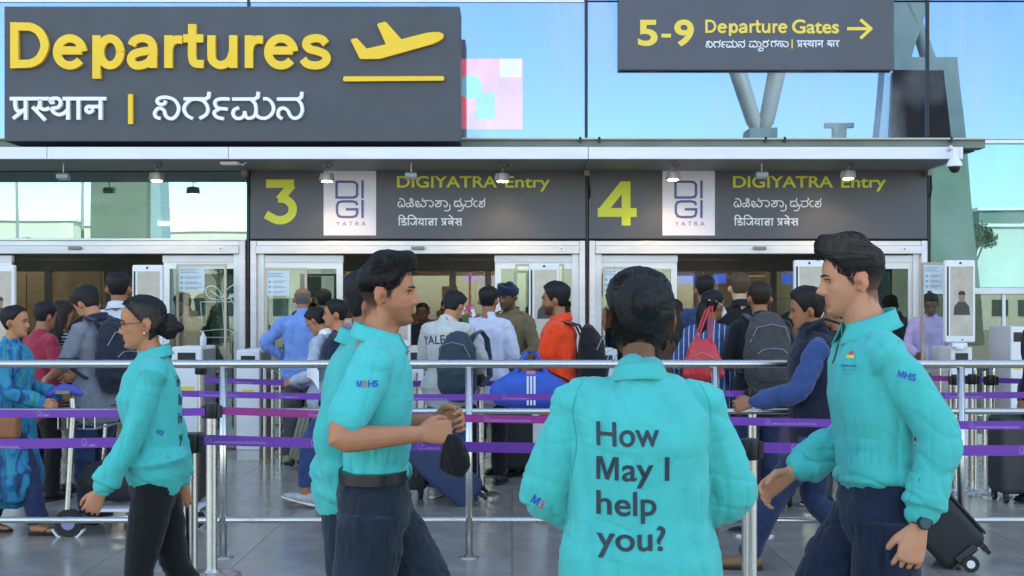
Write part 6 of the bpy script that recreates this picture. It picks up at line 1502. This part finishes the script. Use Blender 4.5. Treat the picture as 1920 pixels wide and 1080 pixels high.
st2 = P_('striding person in blue jeans and white and yellow sneakers', 243, 634, 92, 1.62, SK_A, 'short', top=dict(m=m_nv), legs=dict(m=jean, short=.06), shoe=snk, footL=(-.07, .26, .03), footR=(.08, -.25, .0), armR=((.2, .1, .85), (.3, -1, 0)), armL=((-.2, .1, .85), (-.3, -1, 0)))
for (s_, px, rz, h, lab) in ((150, 792, 180, 1.60, 'dark figure inside the hall beside the man in the sweater'), (135, 838, 10, 1.66, 'dark figure inside the hall beyond the man in the sweater'), (128, 1560, 160, 1.7, 'dark figure inside behind the navy vest'), (140, 1890, 20, 1.68, 'dark figure behind the green glass nearest the corner'), (118, 1850, 90, 1.66, 'slim dark figure deep behind the green glass'), (150, 160, 0, 1.62, 'dark figure inside the doors beyond the grey polo'), (110, 1415, 0, 1.6, 'small dark figure deep in the hall under the blue screens'), (112, 560, 30, 1.65, 'dark figure seen through the door glass beside the bald man')):
    P_(lab, s_, px, rz, h, SK_C, 'short', top=dict(m=cloth('dark_slate', (.03, .035, .045))), legs=dict(m=blk), vox=.013)

# ponytails and mask
for o, L in ((st, 1), (gl, .6)):
    H = Matrix.Scale(o['k'], 4) @ o['HM']
    me = fuse([loft([(0, -.085, .02), (0, -.12, .01), (0, -.125, -.05), (.005, -.115, -.05 - .13 * L), (.0, -.11, -.06 - .20 * L)], [(.024, .024), (.032, .03), (.042, .036), (.036, .03), (.012, .012)], n=16)], .007, 3, .7); wrinkle(me, 1, 5, [(.010, (40, 40, 9), 2, None)]); P = coords(me); A = np.array(H); setco(me, P @ A[:3, :3].T + A[:3, 3]); me.materials.append(H_BLK); link('ponytail', me, o['hair'])
H = Matrix.Scale(st['k'], 4) @ st['HM']
V, F = loft([(0, .085, -.055), (0, .105, -.03), (0, .095, .0)], [(.04, .025), (.052, .03), (.04, .02)], n=18); MB().add([H @ Vector(v) for v in V], F).build('mask', M_wht, st['root'], True)
MB().tube([H @ Vector(v) for v in ((.055, .08, -.01), (.078, .02, .02), (.074, -.05, .045), (.04, -.1, .045))], .003, 6).build('mask_strap', M_wht, st['root'])

def backpack(o, m, lab, sc=1.0, off=(0, -.20, 1.22), side=None, zipm=None):
    rt = o['root']; M = Matrix.Translation(rt.location) @ Matrix.Rotation(rt.rotation_euler.z, 4, 'Z'); p = M @ (o['UM'] @ Vector(off) * o['k'])
    t = empty('backpack', p, rt.rotation_euler.z, lab, 'backpack')
    me = fuse([loft([(0, .0, -.22 * sc), (0, -.01, -.16 * sc), (0, -.01, 0), (0, .0, .13 * sc), (0, .02, .21 * sc)], [(.13 * sc, .07), (.15 * sc, .095), (.15 * sc, .10), (.135 * sc, .085), (.09 * sc, .05)], n=26, p=.7), loft([(0, -.08, -.17 * sc), (0, -.085, -.06 * sc), (0, -.08, .0)], [(.11 * sc, .04), (.115 * sc, .05), (.10 * sc, .035)], n=20, p=.7)], .007, 3, .7)
    wrinkle(me, 1, 9, [(.008, (12, 12, 12), 4, None)]); me.materials.append(m); link('pack_body', me, t)
    z = MB(); z.tube([(-.10 * sc, -.130, -.02), (-.06 * sc, -.137, .015), (0, -.138, .022), (.06 * sc, -.137, .015), (.10 * sc, -.130, -.02)], .004, 6).tube([(-.13 * sc, -.06, .06), (-.09 * sc, -.09, .15 * sc), (0, -.10, .17 * sc), (.09 * sc, -.09, .15 * sc), (.13 * sc, -.06, .06)], .004, 6).build('zip', M_grey, t)
    z.build('zip_line', M_dark, t) if False else None
    MB().tube([(-.03, .03, .20 * sc), (-.02, .03, .235 * sc), (.02, .03, .235 * sc), (.03, .03, .20 * sc)], .008, 8).build('grab_handle', m, t, True)
    for sx in ((-1, 1) if side is None else (side,)):
        pts = [(sx * .07, .06, .15), (sx * .10, .10, .235), (sx * .115, .20, .265), (sx * .12, .31, .20), (sx * .13, .335, .05), (sx * .16, .28, -.10), (sx * .16, .12, -.17)]
        pts = [(x_, y_ * .98, z_ * 1.0) for x_, y_, z_ in pts]
        V, F = loft(pts, [(.026, .008)] * 7, n=10); MB().add(V, F).build('strap', m, t, True)
    return t
backpack(g4, cloth('navy_pack', (.02, .024, .04)), 'dark navy backpack worn by the young man in the grey polo')
backpack(bk_, cloth('grey_pack', (.06, .058, .062)), 'large grey backpack on the man in the black T-shirt', 1.15)
backpack(ya, cloth('slate_pack', (.035, .055, .075)), 'slate blue backpack slung over one shoulder of the grey sweater', 1.05, off=(.17, -.18, 1.11), side=1)
backpack(og, blk, 'black backpack on the man in orange', .95, off=(0, -.24, 1.18))
backpack(vm, blk, 'black backpack on the man in the navy vest', .9, off=(0, -.24, 1.28))

# red handbag, phone, flowers, paper
t = empty('red_handbag', W(1318, 668, 262), R(10), 'red leather handbag on the shoulder of the woman in the striped blouse', 'handbag')
mr_ = mat('red_leather', (.55, .03, .045), .42, noise_=.08, nscale=15)
me = fuse([loft([(0, 0, -.13), (0, 0, -.05), (0, 0, .06), (0, 0, .10)], [(.15, .055), (.145, .06), (.10, .045), (.09, .03)], n=24, p=.6)], .006, 2, .8); wrinkle(me, 1, 3, [(.006, (10, 10, 10), 3, None)]); me.materials.append(mr_); link('bag_body', me, t)
for yy in (-.03, .03): MB().tube([(-.06, yy, .09), (-.02, yy, .2), (.03, yy, .33), (.06, yy, .36), (.06, yy + .02, .2), (.06, yy, .09)], .007, 8).build('strap', mr_, t, True)
MB().tube([(-.09, -.052, .0), (-.03, -.055, .03), (.05, -.057, .0), (.10, -.055, -.05)], .003, 6).build('zip', mat('brass', (.6, .45, .2), .35, .9), t)
t = empty('phone', W(1476, 633, 236), R(20), 'dark phone lying in the raised palm', 'phone'); MB().box(-.065, .065, -.035, .035, -.004, .004, .003).build('phone_body', M_blk, t, False, None, (0, R(20), 0)); MB().box(-.06, .06, -.031, .031, .0045, .0055).build('screen', M_scr, t, False, None, (0, R(20), 0))
t = empty('phone', W(130, 672, 268), 0, 'phone held by the young man in the grey polo', 'phone'); MB().box(-.065, .065, -.035, .035, -.004, .004, .003).build('phone_body', M_blk, t)
t = empty('paper_sheet', W(588, 702, 252), R(30), 'curled white paper sheet in front of the young woman with glasses', 'paper')
V = []; F = []
for i in range(8):
    for z in (-.02, .12): V.append((-.05 + .1 * i / 7, .03 * math.sin(i / 3), z - .1 * (i / 7) ** 2))
F = [(2 * i, 2 * i + 1, 2 * i + 3, 2 * i + 2) for i in range(7)]; so_ = link('sheet', mkmesh('sheet', V, F, M_wht), t); so_.modifiers.new('thickness', 'SOLIDIFY').thickness = .001
t = empty('flower_bouquet', W(872, 585, 222), 0, 'small bouquet of yellow and pink flowers beside the white hoodie', 'flowers')
rr = random.Random(3); pet = {}
for i in range(14):
    c = Vector((rr.uniform(-.06, .09), rr.uniform(-.03, .03), rr.uniform(-.03, .05))); mm = (M_yel if c.x < 0 else mat('pink_petal', (.7, .12, .25), .6)) if i % 4 else M_wht
    mb = MB()
    for j in range(5):
        a_ = j * 1.256 + i; d_ = Vector((math.cos(a_), -.4, math.sin(a_))).normalized(); V, F = loft([c, c + d_ * .014, c + d_ * .024], [(.005, .002), (.010, .003), (.004, .002)], n=6); mb.add(V, F)
    mb.build('flower', mm, t)
MB().tube([(0, 0, -.02), (.02, .0, -.16)], [.03, .015], 8).build('stems', m_leaf, t)
print('people done')
